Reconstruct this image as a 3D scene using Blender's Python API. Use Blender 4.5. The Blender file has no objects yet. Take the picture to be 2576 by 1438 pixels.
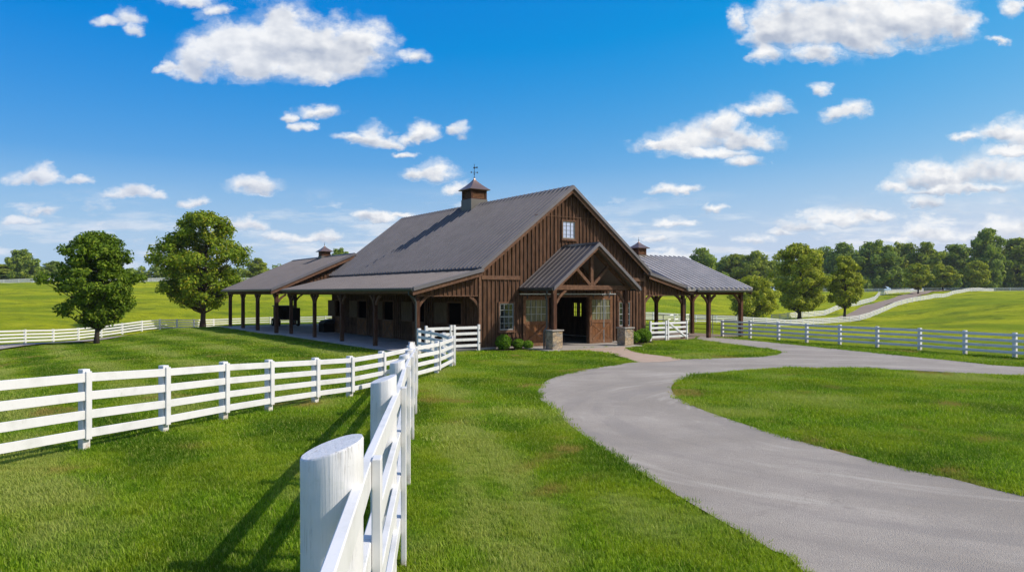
import bpy, bmesh, math, random
import numpy as np
from mathutils import Vector, Matrix, geometry

R = math.radians
SC = bpy.context.scene
COL = SC.collection
random.seed(7)

# ------------------------------------------------------------------ camera, sky, sun, exposure
FPX, CX, HY, CH = 1827.0, 1288.0, 738.0, 2.8      # focal length / centre / horizon in 2576-wide units, camera height (m)
cam_d = bpy.data.cameras.new("camera")
cam = bpy.data.objects.new("camera", cam_d)
COL.objects.link(cam)
cam.location = (0, 0, CH)
cam.rotation_euler = (R(90), 0, 0)
cam_d.sensor_width = 36.0
cam_d.lens = 36.0 * FPX / 2576.0
cam_d.shift_y = 19.0 / 2576.0
cam_d.clip_start = 0.05
cam_d.clip_end = 6000
SC.camera = cam

SUN_EL, SUN_AZ = R(41), R(100.2)                  # azimuth clockwise from +Y
SC.view_settings.view_transform = 'Standard'
SC.view_settings.look = 'None'
SC.view_settings.exposure = 0.0
SC.view_settings.gamma = 1.0
SC.cycles.use_adaptive_sampling = True
SC.cycles.adaptive_threshold = 0.015
SC.cycles.use_denoising = True
SC.cycles.max_bounces = 6
SC.cycles.diffuse_bounces = 3
SC.cycles.transparent_max_bounces = 8

sun_d = bpy.data.lights.new("sun", 'SUN')
sun_d.energy = 4.6
sun_d.angle = R(0.53)
sun_d.color = (1.0, 0.93, 0.82)
sun = bpy.data.objects.new("sun", sun_d)
COL.objects.link(sun)
sdir = Vector((math.sin(SUN_AZ) * math.cos(SUN_EL), math.cos(SUN_AZ) * math.cos(SUN_EL), math.sin(SUN_EL)))
sun.rotation_euler = sdir.to_track_quat('Z', 'Y').to_euler()
sun.location = sdir * 80


class NT:
    """small helper to write node trees"""
    def __init__(s, tree):
        s.t = tree
        s.t.nodes.clear()

    def n(s, typ, **kw):
        nd = s.t.nodes.new(typ)
        for k, v in kw.items():
            setattr(nd, k, v)
        return nd

    def put(s, sock, v):
        if v is None:
            return
        if isinstance(v, bpy.types.NodeSocket):
            s.t.links.new(v, sock)
        else:
            if isinstance(v, (tuple, list)) and len(v) == 3 and sock.type == 'RGBA':
                v = (*v, 1)
            sock.default_value = v

    def math(s, op, a, b=None, c=None, clamp=False):
        nd = s.n('ShaderNodeMath', operation=op, use_clamp=clamp)
        for i, v in enumerate((a, b, c)):
            s.put(nd.inputs[i], v)
        return nd.outputs[0]

    def vm(s, op, a, b=None, c=None):
        nd = s.n('ShaderNodeVectorMath', operation=op)
        for i, v in enumerate((a, b, c)):
            if v is not None:
                s.put(nd.inputs[i], v)
        return nd.outputs['Value'] if op in ('DOT_PRODUCT', 'LENGTH') else nd.outputs[0]

    def sep(s, v):
        nd = s.n('ShaderNodeSeparateXYZ')
        s.put(nd.inputs[0], v)
        return nd.outputs

    def comb(s, x, y, z):
        nd = s.n('ShaderNodeCombineXYZ')
        for i, v in enumerate((x, y, z)):
            s.put(nd.inputs[i], v)
        return nd.outputs[0]

    def noise(s, vec, scale, detail=4, rough=.55, dist=0.0, col=False):
        nd = s.n('ShaderNodeTexNoise')
        s.put(nd.inputs['Vector'], vec)
        nd.inputs['Scale'].default_value = scale
        nd.inputs['Detail'].default_value = detail
        nd.inputs['Roughness'].default_value = rough
        nd.inputs['Distortion'].default_value = dist
        return nd.outputs['Color' if col else 'Fac']

    def ss(s, v, a, b, to0=0.0, to1=1.0, typ='SMOOTHSTEP'):
        nd = s.n('ShaderNodeMapRange', interpolation_type=typ)
        s.put(nd.inputs[0], v)
        for i, q in enumerate((a, b, to0, to1)):
            nd.inputs[i + 1].default_value = q
        return nd.outputs[0]

    def mix(s, f, a, b, blend='MIX'):
        nd = s.n('ShaderNodeMix', data_type='RGBA', blend_type=blend)
        nd.clamp_factor = True
        s.put(nd.inputs[0], f)
        s.put(nd.inputs[6], a)
        s.put(nd.inputs[7], b)
        return nd.outputs[2]

    def geo(s, what='Position'):
        return s.n('ShaderNodeNewGeometry').outputs[what]

    def obj(s):
        return s.n('ShaderNodeTexCoord').outputs['Object']

    def bump(s, h, strength=.3, dist=.02):
        nd = s.n('ShaderNodeBump')
        nd.inputs['Strength'].default_value = strength
        nd.inputs['Distance'].default_value = dist
        s.put(nd.inputs['Height'], h)
        return nd.outputs[0]

    def principled(s, base, rough=.6, metal=0.0, normal=None, spec=None, ior=None):
        p = s.n('ShaderNodeBsdfPrincipled')
        s.put(p.inputs['Base Color'], base)
        s.put(p.inputs['Roughness'], rough)
        s.put(p.inputs['Metallic'], metal)
        if spec is not None:
            p.inputs['Specular IOR Level'].default_value = spec
        if ior is not None:
            p.inputs['IOR'].default_value = ior
        if normal is not None:
            s.put(p.inputs['Normal'], normal)
        return p.outputs[0]

    def out(s, sh):
        o = s.n('ShaderNodeOutputMaterial')
        s.put(o.inputs[0], sh)


def px(x, y=None):
    return (x - CX) / FPX if y is None else ((x - CX) / FPX, (HY - y) / FPX)


# clouds: puffs (centre x, centre y, half width, half height) as seen directions in the 2576-wide picture, turned into sky directions
CLOUDS = [
    (500, 150, 70, 62), (560, 112, 60, 58), (620, 135, 85, 85), (700, 105, 92, 90), (700, 58, 52, 48), (765, 130, 85, 80), (840, 125, 78, 72), (920, 118, 66, 60), (885, 160, 70, 50),
    (640, 178, 90, 40), (480, 182, 55, 28), (775, 182, 90, 38), (1030, 138, 40, 20), (420, 170, 34, 13), (262, 62, 42, 18), (318, 48, 40, 30), (330, 82, 28, 20), (480, 2, 60, 22),
    (545, 28, 40, 20), (1850, 62, 26, 40), (1915, 95, 52, 48), (1965, 60, 75, 85), (2050, 80, 95, 85), (2150, 50, 110, 110), (2265, 50, 110, 95), (2352, 58, 80, 78), (2420, 75, 42, 40),
    (1930, 138, 38, 26), (2055, 140, 66, 24), (2185, 110, 90, 42), (2548, 28, 30, 26), (2500, 100, 22, 10), (728, 297, 20, 18), (758, 322, 28, 15), (800, 284, 48, 20), (888, 346, 46, 14),
    (940, 340, 46, 32), (982, 356, 40, 17), (1042, 346, 32, 15), (1076, 335, 36, 28), (1150, 325, 24, 20), (1020, 388, 28, 12), (1050, 441, 46, 17), (1110, 432, 50, 25), (1150, 478, 30, 22),
    (640, 467, 62, 28), (305, 490, 52, 18), (345, 484, 40, 22), (400, 487, 24, 14), (80, 451, 72, 19), (105, 440, 36, 26), (190, 458, 46, 13), (488, 507, 30, 14), (1640, 371, 52, 20),
    (1700, 360, 72, 38), (1770, 338, 66, 48), (1822, 318, 46, 42), (1872, 350, 62, 30), (1930, 360, 40, 28), (1780, 384, 105, 20), (1900, 286, 42, 20), (1945, 270, 42, 28), (1870, 408, 46, 16),
    (2062, 228, 32, 21), (2108, 296, 36, 21), (2146, 285, 36, 28), (2428, 352, 46, 15), (2490, 336, 52, 25), (2562, 342, 62, 48), (2540, 382, 70, 18), (2258, 466, 36, 17), (2330, 442, 72, 38),
    (2402, 450, 72, 35), (2482, 430, 72, 44), (2562, 440, 62, 42), (2400, 476, 150, 15), (2320, 504, 50, 20), (2010, 571, 56, 19), (2080, 546, 66, 30), (2142, 556, 62, 27), (2206, 546, 46, 19),
    (1960, 586, 42, 11), (1900, 606, 42, 14), (2260, 601, 42, 12), (2312, 580, 46, 26), (2362, 591, 52, 20), (2448, 591, 46, 16), (2522, 570, 62, 36), (2572, 572, 42, 30), (1668, 475, 42, 14),
    (1722, 482, 42, 11), (1796, 528, 40, 11), (1700, 562, 46, 13), (1640, 601, 56, 11), (1690, 640, 85, 11), (110, 535, 46, 15), (52, 561, 56, 14), (600, 566, 46, 19), (642, 573, 30, 12),
    (700, 591, 62, 12), (762, 601, 62, 12), (812, 600, 52, 16), (930, 549, 30, 19), (962, 556, 36, 16), (1010, 546, 42, 10)]
world = bpy.data.worlds.new("World")
SC.world = world
world.use_nodes = True
w = NT(world.node_tree)
gdir = w.n('ShaderNodeTexCoord').outputs['Generated']
dx, dy, dz = w.sep(gdir)
ysafe = w.math('MAXIMUM', dy, 0.05)
X = w.math('DIVIDE', dx, ysafe)
Z = w.math('DIVIDE', dz, ysafe)
vz3 = None
p0 = w.comb(X, w.math('MULTIPLY', Z, 1.35), 0.0)
warp = w.noise(p0, 11.0, 5, .6, col=True)
pw = w.vm('ADD', p0, w.vm('MULTIPLY', w.vm('SUBTRACT', warp, (.5, .5, .5)), (.060, .045, .0)))
warp2 = w.noise(p0, 38.0, 4, .6, col=True)
pw = w.vm('ADD', pw, w.vm('MULTIPLY', w.vm('SUBTRACT', warp2, (.5, .5, .5)), (.034, .026, .0)))
xs, zs2, _ = w.sep(pw)
zs = w.math('DIVIDE', zs2, 1.35)
X3 = w.comb(xs, xs, xs)
Z3 = w.comb(zs, zs, zs)
F = S = W = None
while len(CLOUDS) % 3:
    CLOUDS.append(CLOUDS[-1])
KB = 1.5
for i in range(0, len(CLOUDS), 3):
    ax, bx, az, bz = [], [], [], []
    for (cx, cy, rx, ry) in CLOUDS[i:i + 3]:
        u, v = px(cx, cy)
        rxx, ryy = rx * 1.10 / FPX, ry * 1.12 / FPX
        ax.append(1 / rxx); bx.append(-u / rxx); az.append(1 / ryy); bz.append(-v / ryy)
    Xi, Zi = X3, Z3
    if F is not None:                # keeps the node evaluation in sequence (small shader stack)
        Xi = w.vm('MULTIPLY_ADD', F, (1e-9,) * 3, X3)
        Zi = w.vm('MULTIPLY_ADD', W, (1e-9,) * 3, Z3)
    a = w.vm('MULTIPLY_ADD', Xi, tuple(ax), tuple(bx))
    z = w.vm('MULTIPLY_ADD', Zi, tuple(az), tuple(bz))
    zb = w.vm('MAXIMUM', z, w.vm('MULTIPLY', z, (-KB,) * 3))
    q = w.vm('MULTIPLY_ADD', a, a, w.vm('MULTIPLY', zb, zb))
    f = w.vm('SUBTRACT', (1.0, 1.0, 1.0), q)
    fw = w.vm('MAXIMUM', f, (0, 0, 0))
    sz = w.vm('MULTIPLY', fw, z)
    F = f if F is None else w.vm('MAXIMUM', F, f)
    S = sz if S is None else w.vm('ADD', S, sz)
    W = fw if W is None else w.vm('ADD', W, fw)
fx, fy, fz = w.sep(F)
Fm = w.math('MAXIMUM', w.math('MAXIMUM', fx, fy), fz)
Fm = w.math('MAXIMUM', Fm, -1.4)
Wt = w.vm('DOT_PRODUCT', W, (1, 1, 1))
tt = w.math('DIVIDE', w.vm('DOT_PRODUCT', S, (1, 1, 1)), w.math('MAXIMUM', Wt, .05))
n1 = w.noise(p0, 24.0, 9, .6)
na = w.noise(p0, 17.0, 3.5, .5)
n2 = w.noise(w.vm('ADD', p0, (.008, .010, 0)), 17.0, 3.5, .5)
n3 = w.noise(p0, 90.0, 5, .62)
dens = w.math('ADD', Fm, w.math('MULTIPLY', w.math('SUBTRACT', n1, .5), 2.7))
dens = w.math('ADD', dens, w.math('MULTIPLY', w.math('SUBTRACT', n3, .5), .7))
dens = w.math('ADD', dens, w.ss(Wt, .55, 1.7, 0, .75))
mask = w.ss(dens, -.45, 1.25)
halo = w.ss(w.math('ADD', Fm, w.math('MULTIPLY', w.math('SUBTRACT', w.noise(pw, 15.0, 7, .62), .5), 4.2)), -.55, 1.1, 0, .42)
mask = w.math('MAXIMUM', mask, halo)
# thin streaky veil low in the sky
pv = w.comb(X, w.math('MULTIPLY', Z, 5.5), .3)
veil = w.ss(w.noise(pv, 7.0, 9, .62), .47, .66)
veil = w.math('MULTIPLY', veil, w.math('MULTIPLY', w.ss(Z, .155, .06), .8))
mask = w.math('MAXIMUM', mask, veil)
pl = w.comb(X, w.math('MULTIPLY', Z, 2.6), 1.7)
low = w.ss(w.math('ADD', w.noise(pl, 10.0, 8, .58), w.math('MULTIPLY', w.ss(w.math('ABSOLUTE', X), .25, .65), .05)), .565, .70)
low = w.math('MULTIPLY', low, w.math('MULTIPLY', w.ss(Z, .150, .105), w.ss(Z, .015, .04)))
mask = w.math('MAXIMUM', mask, w.math('MULTIPLY', low, .85))
mask = w.math('MULTIPLY', mask, w.ss(dy, .08, .2))
# unseen white cloud added behind and above the picture to lift the fill light
oth = w.math('MAXIMUM', w.ss(dz, .43, .55), w.ss(dy, .45, .30))
oth = w.math('MULTIPLY', oth, w.ss(w.noise(gdir, 3.2, 7, .55), .475, .62))
mask = w.math('MAXIMUM', mask, w.math('MULTIPLY', oth, .8))
mask = w.math('MULTIPLY', mask, w.ss(dz, .0, .02))
n4 = w.noise(p0, 9.0, 4, .5)
relief = w.math('MULTIPLY', w.math('SUBTRACT', na, n2), 2.2)
core = w.math('MULTIPLY', w.ss(Wt, .35, 1.7), w.ss(n4, .36, .60, .35, 1.0))
lit = w.math('ADD', w.math('ADD', w.ss(tt, -.55, .15, .25, 1.05, 'LINEAR'), relief), w.math('MULTIPLY', core, -.62))
lit = w.math('MINIMUM', w.math('MAXIMUM', lit, 0.0), 1.0)
ccol = w.mix(lit, (.44, .50, .62), (.97, .975, .98))
ccol = w.mix(w.ss(X, -.12, -.62, 0, .42), ccol, (.62, .70, .86))
ccol = w.mix(w.ss(Z, .12, .02, 0, .5), ccol, (.72, .78, .89))
sky = w.n('ShaderNodeTexSky', sky_type='NISHITA')
sky.sun_disc = False
sky.sun_elevation = SUN_EL
sky.sun_rotation = SUN_AZ
sky.altitude = 200
sky.air_density = 1.0
sky.dust_density = .55
sky.ozone_density = 3.2
hs = w.n('ShaderNodeHueSaturation')
hs.inputs['Saturation'].default_value = 1.32
hs.inputs['Value'].default_value = 1.0
w.put(hs.inputs['Color'], sky.outputs[0])
sr, sg, sb = w.sep(hs.outputs[0])
sr = w.math('MULTIPLY', w.math('MAXIMUM', w.math('SUBTRACT', sr, .50), .01), w.math('MULTIPLY_ADD', dx, .85, 1.40))
sg = w.math('MULTIPLY', sg, w.math('MULTIPLY_ADD', dx, .42, 1.12))
sb = w.math('MULTIPLY', sb, w.math('MULTIPLY_ADD', dx, .22, 1.18))
sg = w.math('MULTIPLY', w.math('POWER', w.math('DIVIDE', sg, 1.86), .75), 2.0)
sb = w.math('MULTIPLY', w.math('POWER', w.math('DIVIDE', sb, 4.55), .25), 5.5)
skycol = w.comb(sr, sg, sb)
skycol = w.mix(w.ss(dz, .17, .0, 0, .95, 'LINEAR'), skycol, (3.1, 4.75, 6.4))
b1 = w.n('ShaderNodeBackground')
w.put(b1.inputs[0], skycol)
b1.inputs[1].default_value = 0.13
b2 = w.n('ShaderNodeBackground')
w.put(b2.inputs[0], ccol)
b2.inputs[1].default_value = 1.0
mx = w.n('ShaderNodeMixShader')
w.put(mx.inputs[0], mask)
w.put(mx.inputs[1], b1.outputs[0])
w.put(mx.inputs[2], b2.outputs[0])
wo = w.n('ShaderNodeOutputWorld')
w.put(wo.inputs[0], mx.outputs[0])
world.cycles.sampling_method = 'MANUAL'
world.cycles.sample_map_resolution = 512

# ------------------------------------------------------------------ helpers


def tag(o, label=None, cat=None, group=None, kind=None):
    for k, v in (('label', label), ('category', cat), ('group', group), ('kind', kind)):
        if v:
            o[k] = v
    return o


def thing(name, label, cat, loc=(0, 0, 0), rotz=0.0, group=None):
    o = bpy.data.objects.new(name, None)
    COL.objects.link(o)
    o.location = loc
    o.rotation_euler = (0, 0, rotz)
    o.empty_display_size = .3
    return tag(o, label, cat, group)


class MB:
    """collects boxes, bars and tubes into one mesh"""
    def __init__(s):
        s.v, s.f = [], []

    def poly(s, pts, faces):
        b = len(s.v)
        s.v += [tuple(p) for p in pts]
        s.f += [tuple(i + b for i in q) for q in faces]

    def hexa(s, p):      # 4 bottom, 4 top
        s.poly(p, [(3, 2, 1, 0), (4, 5, 6, 7), (0, 1, 5, 4), (1, 2, 6, 5), (2, 3, 7, 6), (3, 0, 4, 7)])

    def box(s, x0, x1, y0, y1, z0, z1):
        s.hexa([(x0, y0, z0), (x1, y0, z0), (x1, y1, z0), (x0, y1, z0),
                (x0, y0, z1), (x1, y0, z1), (x1, y1, z1), (x0, y1, z1)])

    def bar(s, a, b, wd, ht, up=(0, 0, 1)):
        """rectangular bar from a to b, wd wide (sideways), ht tall (along up)"""
        a, b, up = Vector(a), Vector(b), Vector(up)
        d = (b - a).normalized()
        sd = d.cross(up).normalized()
        u2 = sd.cross(d).normalized()
        p = []
        for q in (a, b):
            for i, j in ((-1, -1), (1, -1), (1, 1), (-1, 1)):
                p.append(q + sd * (i * wd / 2) + u2 * (j * ht / 2))
        s.poly(p, [(3, 2, 1, 0), (4, 5, 6, 7), (0, 1, 5, 4), (1, 2, 6, 5), (2, 3, 7, 6), (3, 0, 4, 7)])

    def rail(s, a, b, wd, ht):
        """bar with vertical ends and sides, a and b at its top centre"""
        a, b = Vector(a), Vector(b)
        d = Vector((b.x - a.x, b.y - a.y, 0)).normalized()
        n = Vector((d.y, -d.x, 0)) * (wd / 2)
        dn = Vector((0, 0, -ht))
        s.hexa([a - n + dn, a + n + dn, b + n + dn, b - n + dn, a - n, a + n, b + n, b - n])

    def tube(s, path, rad, n=8, cap=True):
        base = len(s.v)
        m = len(path)
        P = [Vector(p) for p in path]
        for i, p in enumerate(P):
            d = (P[min(i + 1, m - 1)] - P[max(i - 1, 0)])
            d = d.normalized() if d.length > 1e-9 else Vector((0, 0, 1))
            up = Vector((0, 0, 1)) if abs(d.z) < .9 else Vector((1, 0, 0))
            a = d.cross(up).normalized()
            b = a.cross(d)
            r = rad[i] if isinstance(rad, (list, tuple)) else rad
            for k in range(n):
                t = 2 * math.pi * k / n
                s.v.append(tuple(p + a * (math.cos(t) * r) + b * (math.sin(t) * r)))
        for i in range(m - 1):
            for k in range(n):
                k2 = (k + 1) % n
                s.f.append((base + i * n + k, base + i * n + k2, base + (i + 1) * n + k2, base + (i + 1) * n + k))
        if cap:
            s.f.append(tuple(base + k for k in range(n))[::-1])
            s.f.append(tuple(base + (m - 1) * n + k for k in range(n)))

    def slab(s, a0, a1, b1, b0, t):
        """sheet with top corners a0,a1,b1,b0 and thickness t below"""
        P = [Vector(q) for q in (a0, a1, b1, b0)]
        nrm = (P[1] - P[0]).cross(P[3] - P[0]).normalized()
        if nrm.z < 0:
            nrm = -nrm
        s.hexa([p - nrm * t for p in P] + P)

    def ribbed(s, a0, a1, b0, b1, t=.10, sp=.42, rw=.055, rh=.04):
        """metal roof sheet: eave a0->a1, ridge b0->b1, raised seams from eave to ridge"""
        a0, a1, b0, b1 = map(Vector, (a0, a1, b0, b1))
        s.slab(a0, a1, b1, b0, t)
        nrm = (a1 - a0).cross(b0 - a0).normalized()
        if nrm.z < 0:
            nrm = -nrm
        L = (a1 - a0).length
        k = max(1, round(L / sp))
        for i in range(k + 1):
            f = min(max(i / k, .002), .998)
            p, q = a0.lerp(a1, f), b0.lerp(b1, f)
            al = (a1 - a0).normalized()
            A = [p - al * rw / 2 + nrm * .001, p + al * rw / 2 + nrm * .001, q + al * rw / 2 + nrm * .001, q - al * rw / 2 + nrm * .001]
            B = [p - al * rw * .4 + nrm * rh, p + al * rw * .4 + nrm * rh, q + al * rw * .4 + nrm * rh, q - al * rw * .4 + nrm * rh]
            s.hexa(A + B)

    def build(s, name, mat, parent=None, label=None, smooth=False, bevel=0.0, world=False):
        me = bpy.data.meshes.new(name)
        v = s.v
        if parent is not None and world:
            l = parent.location
            v = [(p[0] - l.x, p[1] - l.y, p[2] - l.z) for p in v]
        me.from_pydata(v, [], s.f)
        bm = bmesh.new()
        bm.from_mesh(me)
        bmesh.ops.recalc_face_normals(bm, faces=bm.faces)
        if bevel:
            bmesh.ops.bevel(bm, geom=bm.edges[:], offset=bevel, segments=1, affect='EDGES', clamp_overlap=True)
        bm.to_mesh(me)
        bm.free()
        if smooth:
            me.polygons.foreach_set('use_smooth', [True] * len(me.polygons))
        if mat:
            me.materials.append(mat)
        o = bpy.data.objects.new(name, me)
        COL.objects.link(o)
        o.parent = parent
        if label:
            o['label'] = label
        return o


def newmat(name):
    m = bpy.data.materials.new(name)
    m.use_nodes = True
    return m, NT(m.node_tree)


# ------------------------------------------------------------------ materials
def wood_mat(name, c1, c2, vary=.35, board=.25, rough=.75, horiz=False):
    m, t = newmat(name)
    o = t.obj()
    x, y, z = t.sep(o)
    s = t.math('ADD', x, y)
    bid = t.math('FLOOR', t.math('DIVIDE', t.math('ADD', s, .03), board))
    wn = t.n('ShaderNodeTexWhiteNoise', noise_dimensions='1D')
    t.put(wn.inputs['W'], bid)
    if horiz:
        g = t.noise(t.comb(t.math('MULTIPLY', s, 1.5), z, y), 6, 6, .65)
        g2 = t.noise(t.comb(t.math('MULTIPLY', s, 1.2), t.math('MULTIPLY', z, 30), t.math('MULTIPLY', y, 8)), 2.5, 4, .6)
    else:
        off = t.math('MULTIPLY', wn.outputs[0], 37.0)
        g = t.noise(t.comb(t.math('MULTIPLY', s, 5), t.math('ADD', t.math('MULTIPLY', z, .9), off), x), 1.6, 6, .65)
        g2 = t.noise(t.comb(t.math('MULTIPLY', s, 30), t.math('ADD', t.math('MULTIPLY', z, 1.2), off), 0.0), 2.5, 4, .6)
    f = t.math('ADD', t.math('MULTIPLY', g, .75), t.math('MULTIPLY', g2, .55))
    col = t.mix(t.ss(f, .42, .9), c1, c2)
    val = t.math('ADD', 1 - vary / 2, t.math('MULTIPLY', wn.outputs[0], vary))
    col = t.mix(1.0, col, t.comb(val, val, val), 'MULTIPLY')
    # pale weathering streaks and knots
    kn = t.noise(t.comb(t.math('MULTIPLY', s, 3), t.math('MULTIPLY', z, .8), y), 3.0, 3, .7)
    col = t.mix(t.ss(kn, .62, .8, 0, .35), col, tuple(min(1, k * 2.0 + .02) for k in c2))
    dust = t.math('MULTIPLY', t.ss(z, .75, .05), t.ss(t.noise(o, 4, 5, .65), .35, .7, 0, .55))
    col = t.mix(dust, col, (.20, .135, .085))
    t.out(t.principled(col, rough, normal=t.bump(g2, .35, .006), spec=.12))
    return m


M = {}
M['siding'] = wood_mat('siding_wood', (.048, .024, .013), (.150, .078, .045))
M['trim'] = wood_mat('trim_wood', (.085, .044, .027), (.20, .108, .066), vary=.2, board=3.1, horiz=True)
M['door_frame'] = wood_mat('door_frame_wood', (.10, .047, .024), (.23, .115, .058), vary=.15, board=3.1, horiz=True)
M['post'] = wood_mat('post_wood', (.042, .019, .012), (.125, .058, .034), vary=.25, board=1.3)
M['door'] = wood_mat('door_wood', (.095, .040, .017), (.25, .112, .046), vary=.3, board=.13)
M['shutter'] = wood_mat('shutter_wood', (.085, .055, .034), (.17, .11, .068), vary=.15, board=.9)
M['louver'] = wood_mat('louver_wood', (.12, .055, .028), (.26, .13, .066), vary=.2, board=2, horiz=True)


def roof_mat(name, base, metal=.55, rough=.36):
    m, t = newmat(name)
    o = t.obj()
    n = t.noise(o, 1.1, 6, .6)
    n2 = t.noise(t.vm('MULTIPLY', o, (4, 1, 4)), 3.5, 5, .65)
    f = t.math('ADD', t.math('MULTIPLY', n, .6), t.math('MULTIPLY', n2, .4))
    col = t.mix(t.ss(f, .3, .7), tuple(k * .85 for k in base), tuple(k * 1.12 for k in base))
    col = t.mix(t.ss(t.noise(t.vm('MULTIPLY', o, (.5, 3.5, .5)), 1.3, 6, .65), .58, .75, 0, .22), col, tuple(k * .65 for k in base))
    rg = t.ss(n2, .3, .7, rough - .05, rough + .1)
    t.out(t.principled(col, rg, metal, normal=t.bump(n2, .05, .01)))
    return m


M['roof'] = roof_mat('roof_metal', (.150, .140, .148), .25, .42)
M['roof_low'] = roof_mat('low_roof_metal', (.155, .135, .133), .2, .5)
M['roof_porch'] = roof_mat('porch_roof_metal', (.125, .105, .095), .15, .5)
M['glint_roof'] = roof_mat('glint_roof_metal', (.42, .385, .36), .10, .5)  # same roof metal made paler, the sky glint painted into its colour
M['copper'] = roof_mat('copper_metal', (.24, .16, .13), .7, .38)
M['gutter'] = roof_mat('gutter_metal', (.055, .058, .056), .3, .4)
M['iron'] = roof_mat('iron_metal', (.03, .035, .045), .5, .5)
M['steel'] = roof_mat('steel_metal', (.42, .44, .45), .8, .35)
M['flash'] = roof_mat('flashing_metal', (.125, .115, .10), .2, .55)


def white_mat(name, dirt=.25, stain=0.0, log=False):
    m, t = newmat(name)
    p = t.geo()
    x, y, z = t.sep(p)
    n = t.noise(p, 2.2, 6, .65)
    st = t.noise(t.comb(t.math('MULTIPLY', x, 40), t.math('MULTIPLY', y, 40), t.math('MULTIPLY', z, 1.5)), 1.0, 5, .6)
    col = t.mix(t.ss(n, .45, .75, 0, dirt), (.71, .705, .69), (.47, .47, .43))
    col = t.mix(t.ss(st, .55, .8, 0, dirt * .9), col, (.58, .58, .55))
    if True:
        gr = t.math('MULTIPLY', t.ss(t.noise(p, 3.5, 6, .7), .56, .74), t.ss(t.noise(p, 22, 4, .7), .40, .62, 0, .45))
        col = t.mix(gr, col, (.40, .43, .33))
    if stain:
        k = t.math('MULTIPLY', t.ss(z, .26, .02), t.ss(t.noise(p, 9, 5, .7), .35, .7))
        col = t.mix(t.math('MULTIPLY', k, stain), col, (.36, .24, .12))
    if log:
        cr = t.noise(t.comb(t.math('MULTIPLY', x, 26), t.math('MULTIPLY', y, 26), t.math('MULTIPLY', z, 1.1)), 1.0, 6, .62, .6)
        thin = t.ss(t.math('ABSOLUTE', t.math('SUBTRACT', cr, .45)), .0, .013, 1, 0)
        thin = t.math('MULTIPLY', thin, t.ss(t.noise(p, 3.3, 3, .6), .47, .56))
        hole = t.ss(t.noise(p, 17, 2, .5), .73, .78)
        col = t.mix(t.math('MULTIPLY', thin, .7), col, (.36, .33, .29))
        col = t.mix(t.math('MULTIPLY', hole, .6), col, (.25, .22, .18))
        h = t.math('SUBTRACT', cr, t.math('MULTIPLY', thin, .35))
        t.out(t.principled(col, .55, normal=t.bump(h, .45, .02), spec=.3))
    else:
        t.out(t.principled(col, .5, normal=t.bump(st, .12, .004), spec=.35))
    return m


M['white'] = white_mat('white_fence_paint', .5, .9)
M['whitefar'] = white_mat('white_rail_paint', .15)
M['log'] = white_mat('white_log_paint', .35, .6, True)


def glass_mat(name, base, rough=.06, ior=1.6, metal=0.0):
    m, t = newmat(name)
    n = t.noise(t.obj(), 2.5, 3, .5)
    t.out(t.principled(base, rough, metal, normal=t.bump(n, .06, .02), ior=ior, spec=.6))
    return m


M['glass'] = glass_mat('window_glass', (.012, .017, .016), .05, 1.7)
M['skyglass'] = glass_mat('sky_tint_glass', (.50, .62, .80), .18, 1.6, .7)  # metallic pane, pale blue of the reflected sky put into its colour
m, t = newmat('curtain_glass')
o = t.obj()
x, y, z = t.sep(o)
cu = t.noise(t.comb(t.math('MULTIPLY', x, 14), t.math('MULTIPLY', z, 1.2), 0.0), 1.0, 4, .6)
t.out(t.principled(t.mix(t.ss(cu, .35, .7), (.05, .055, .03), (.22, .20, .11)), .12, ior=1.55))
M['curtain'] = m
m, t = newmat('sash_paint')
t.out(t.principled(t.mix(t.noise(t.obj(), 6, 3), (.20, .21, .20), (.32, .33, .32)), .5))
M['sash'] = m

m, t = newmat('stone')
o = t.obj()
vo = t.n('ShaderNodeTexVoronoi', feature='F1')
vo2 = t.n('ShaderNodeTexVoronoi', feature='DISTANCE_TO_EDGE')
wv = t.vm('ADD', t.vm('MULTIPLY', o, (1, 1, 1.55)), t.vm('MULTIPLY', t.noise(o, 5, 3, .5, col=True), (.06, .06, .06)))
for q in (vo, vo2):
    t.put(q.inputs['Vector'], wv)
    q.inputs['Scale'].default_value = 5.2
cr = t.n('ShaderNodeValToRGB')
t.put(cr.inputs[0], t.sep(vo.outputs['Color'])[0])
els = cr.color_ramp.elements
els[0].position, els[0].color = 0.0, (.16, .15, .135, 1)
els[1].position, els[1].color = 1.0, (.50, .35, .20, 1)
for ps, c in ((.25, (.46, .31, .17, 1)), (.5, (.50, .40, .28, 1)), (.72, (.28, .25, .22, 1))):
    e = els.new(ps)
    e.color = c
mort = t.ss(vo2.outputs['Distance'], .01, .05)
col = t.mix(mort, (.20, .175, .15), cr.outputs[0])
col = t.mix(t.ss(t.noise(o, 22, 5, .65), .4, .8, 0, .45), col, (.2, .15, .10))
t.out(t.principled(col, .85, normal=t.bump(t.math('MULTIPLY', mort, t.math('ADD', .7, t.noise(o, 18, 4))), .9, .03)))
M['stone'] = m
m, t = newmat('cap_stone')
n = t.noise(t.obj(), 14, 6, .65)
t.out(t.principled(t.mix(n, (.22, .19, .16), (.46, .42, .37)), .8, normal=t.bump(n, .4, .01)))
M['cap'] = m

m, t = newmat('dark_interior')  # near-black puts the interior shade into the colour; also plain dark objects
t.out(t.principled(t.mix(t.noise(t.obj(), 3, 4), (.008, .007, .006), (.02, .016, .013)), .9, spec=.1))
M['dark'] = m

# ------------------------------------------------------------------ terrain
FARM = np.array([(-16, -30), (-17, 30), (-20, 45), (-26, 58), (-24.5, 67), (-8, 78), (16, 66), (24, 52), (34, 34), (45, 10), (45, -30)], float)


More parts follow.
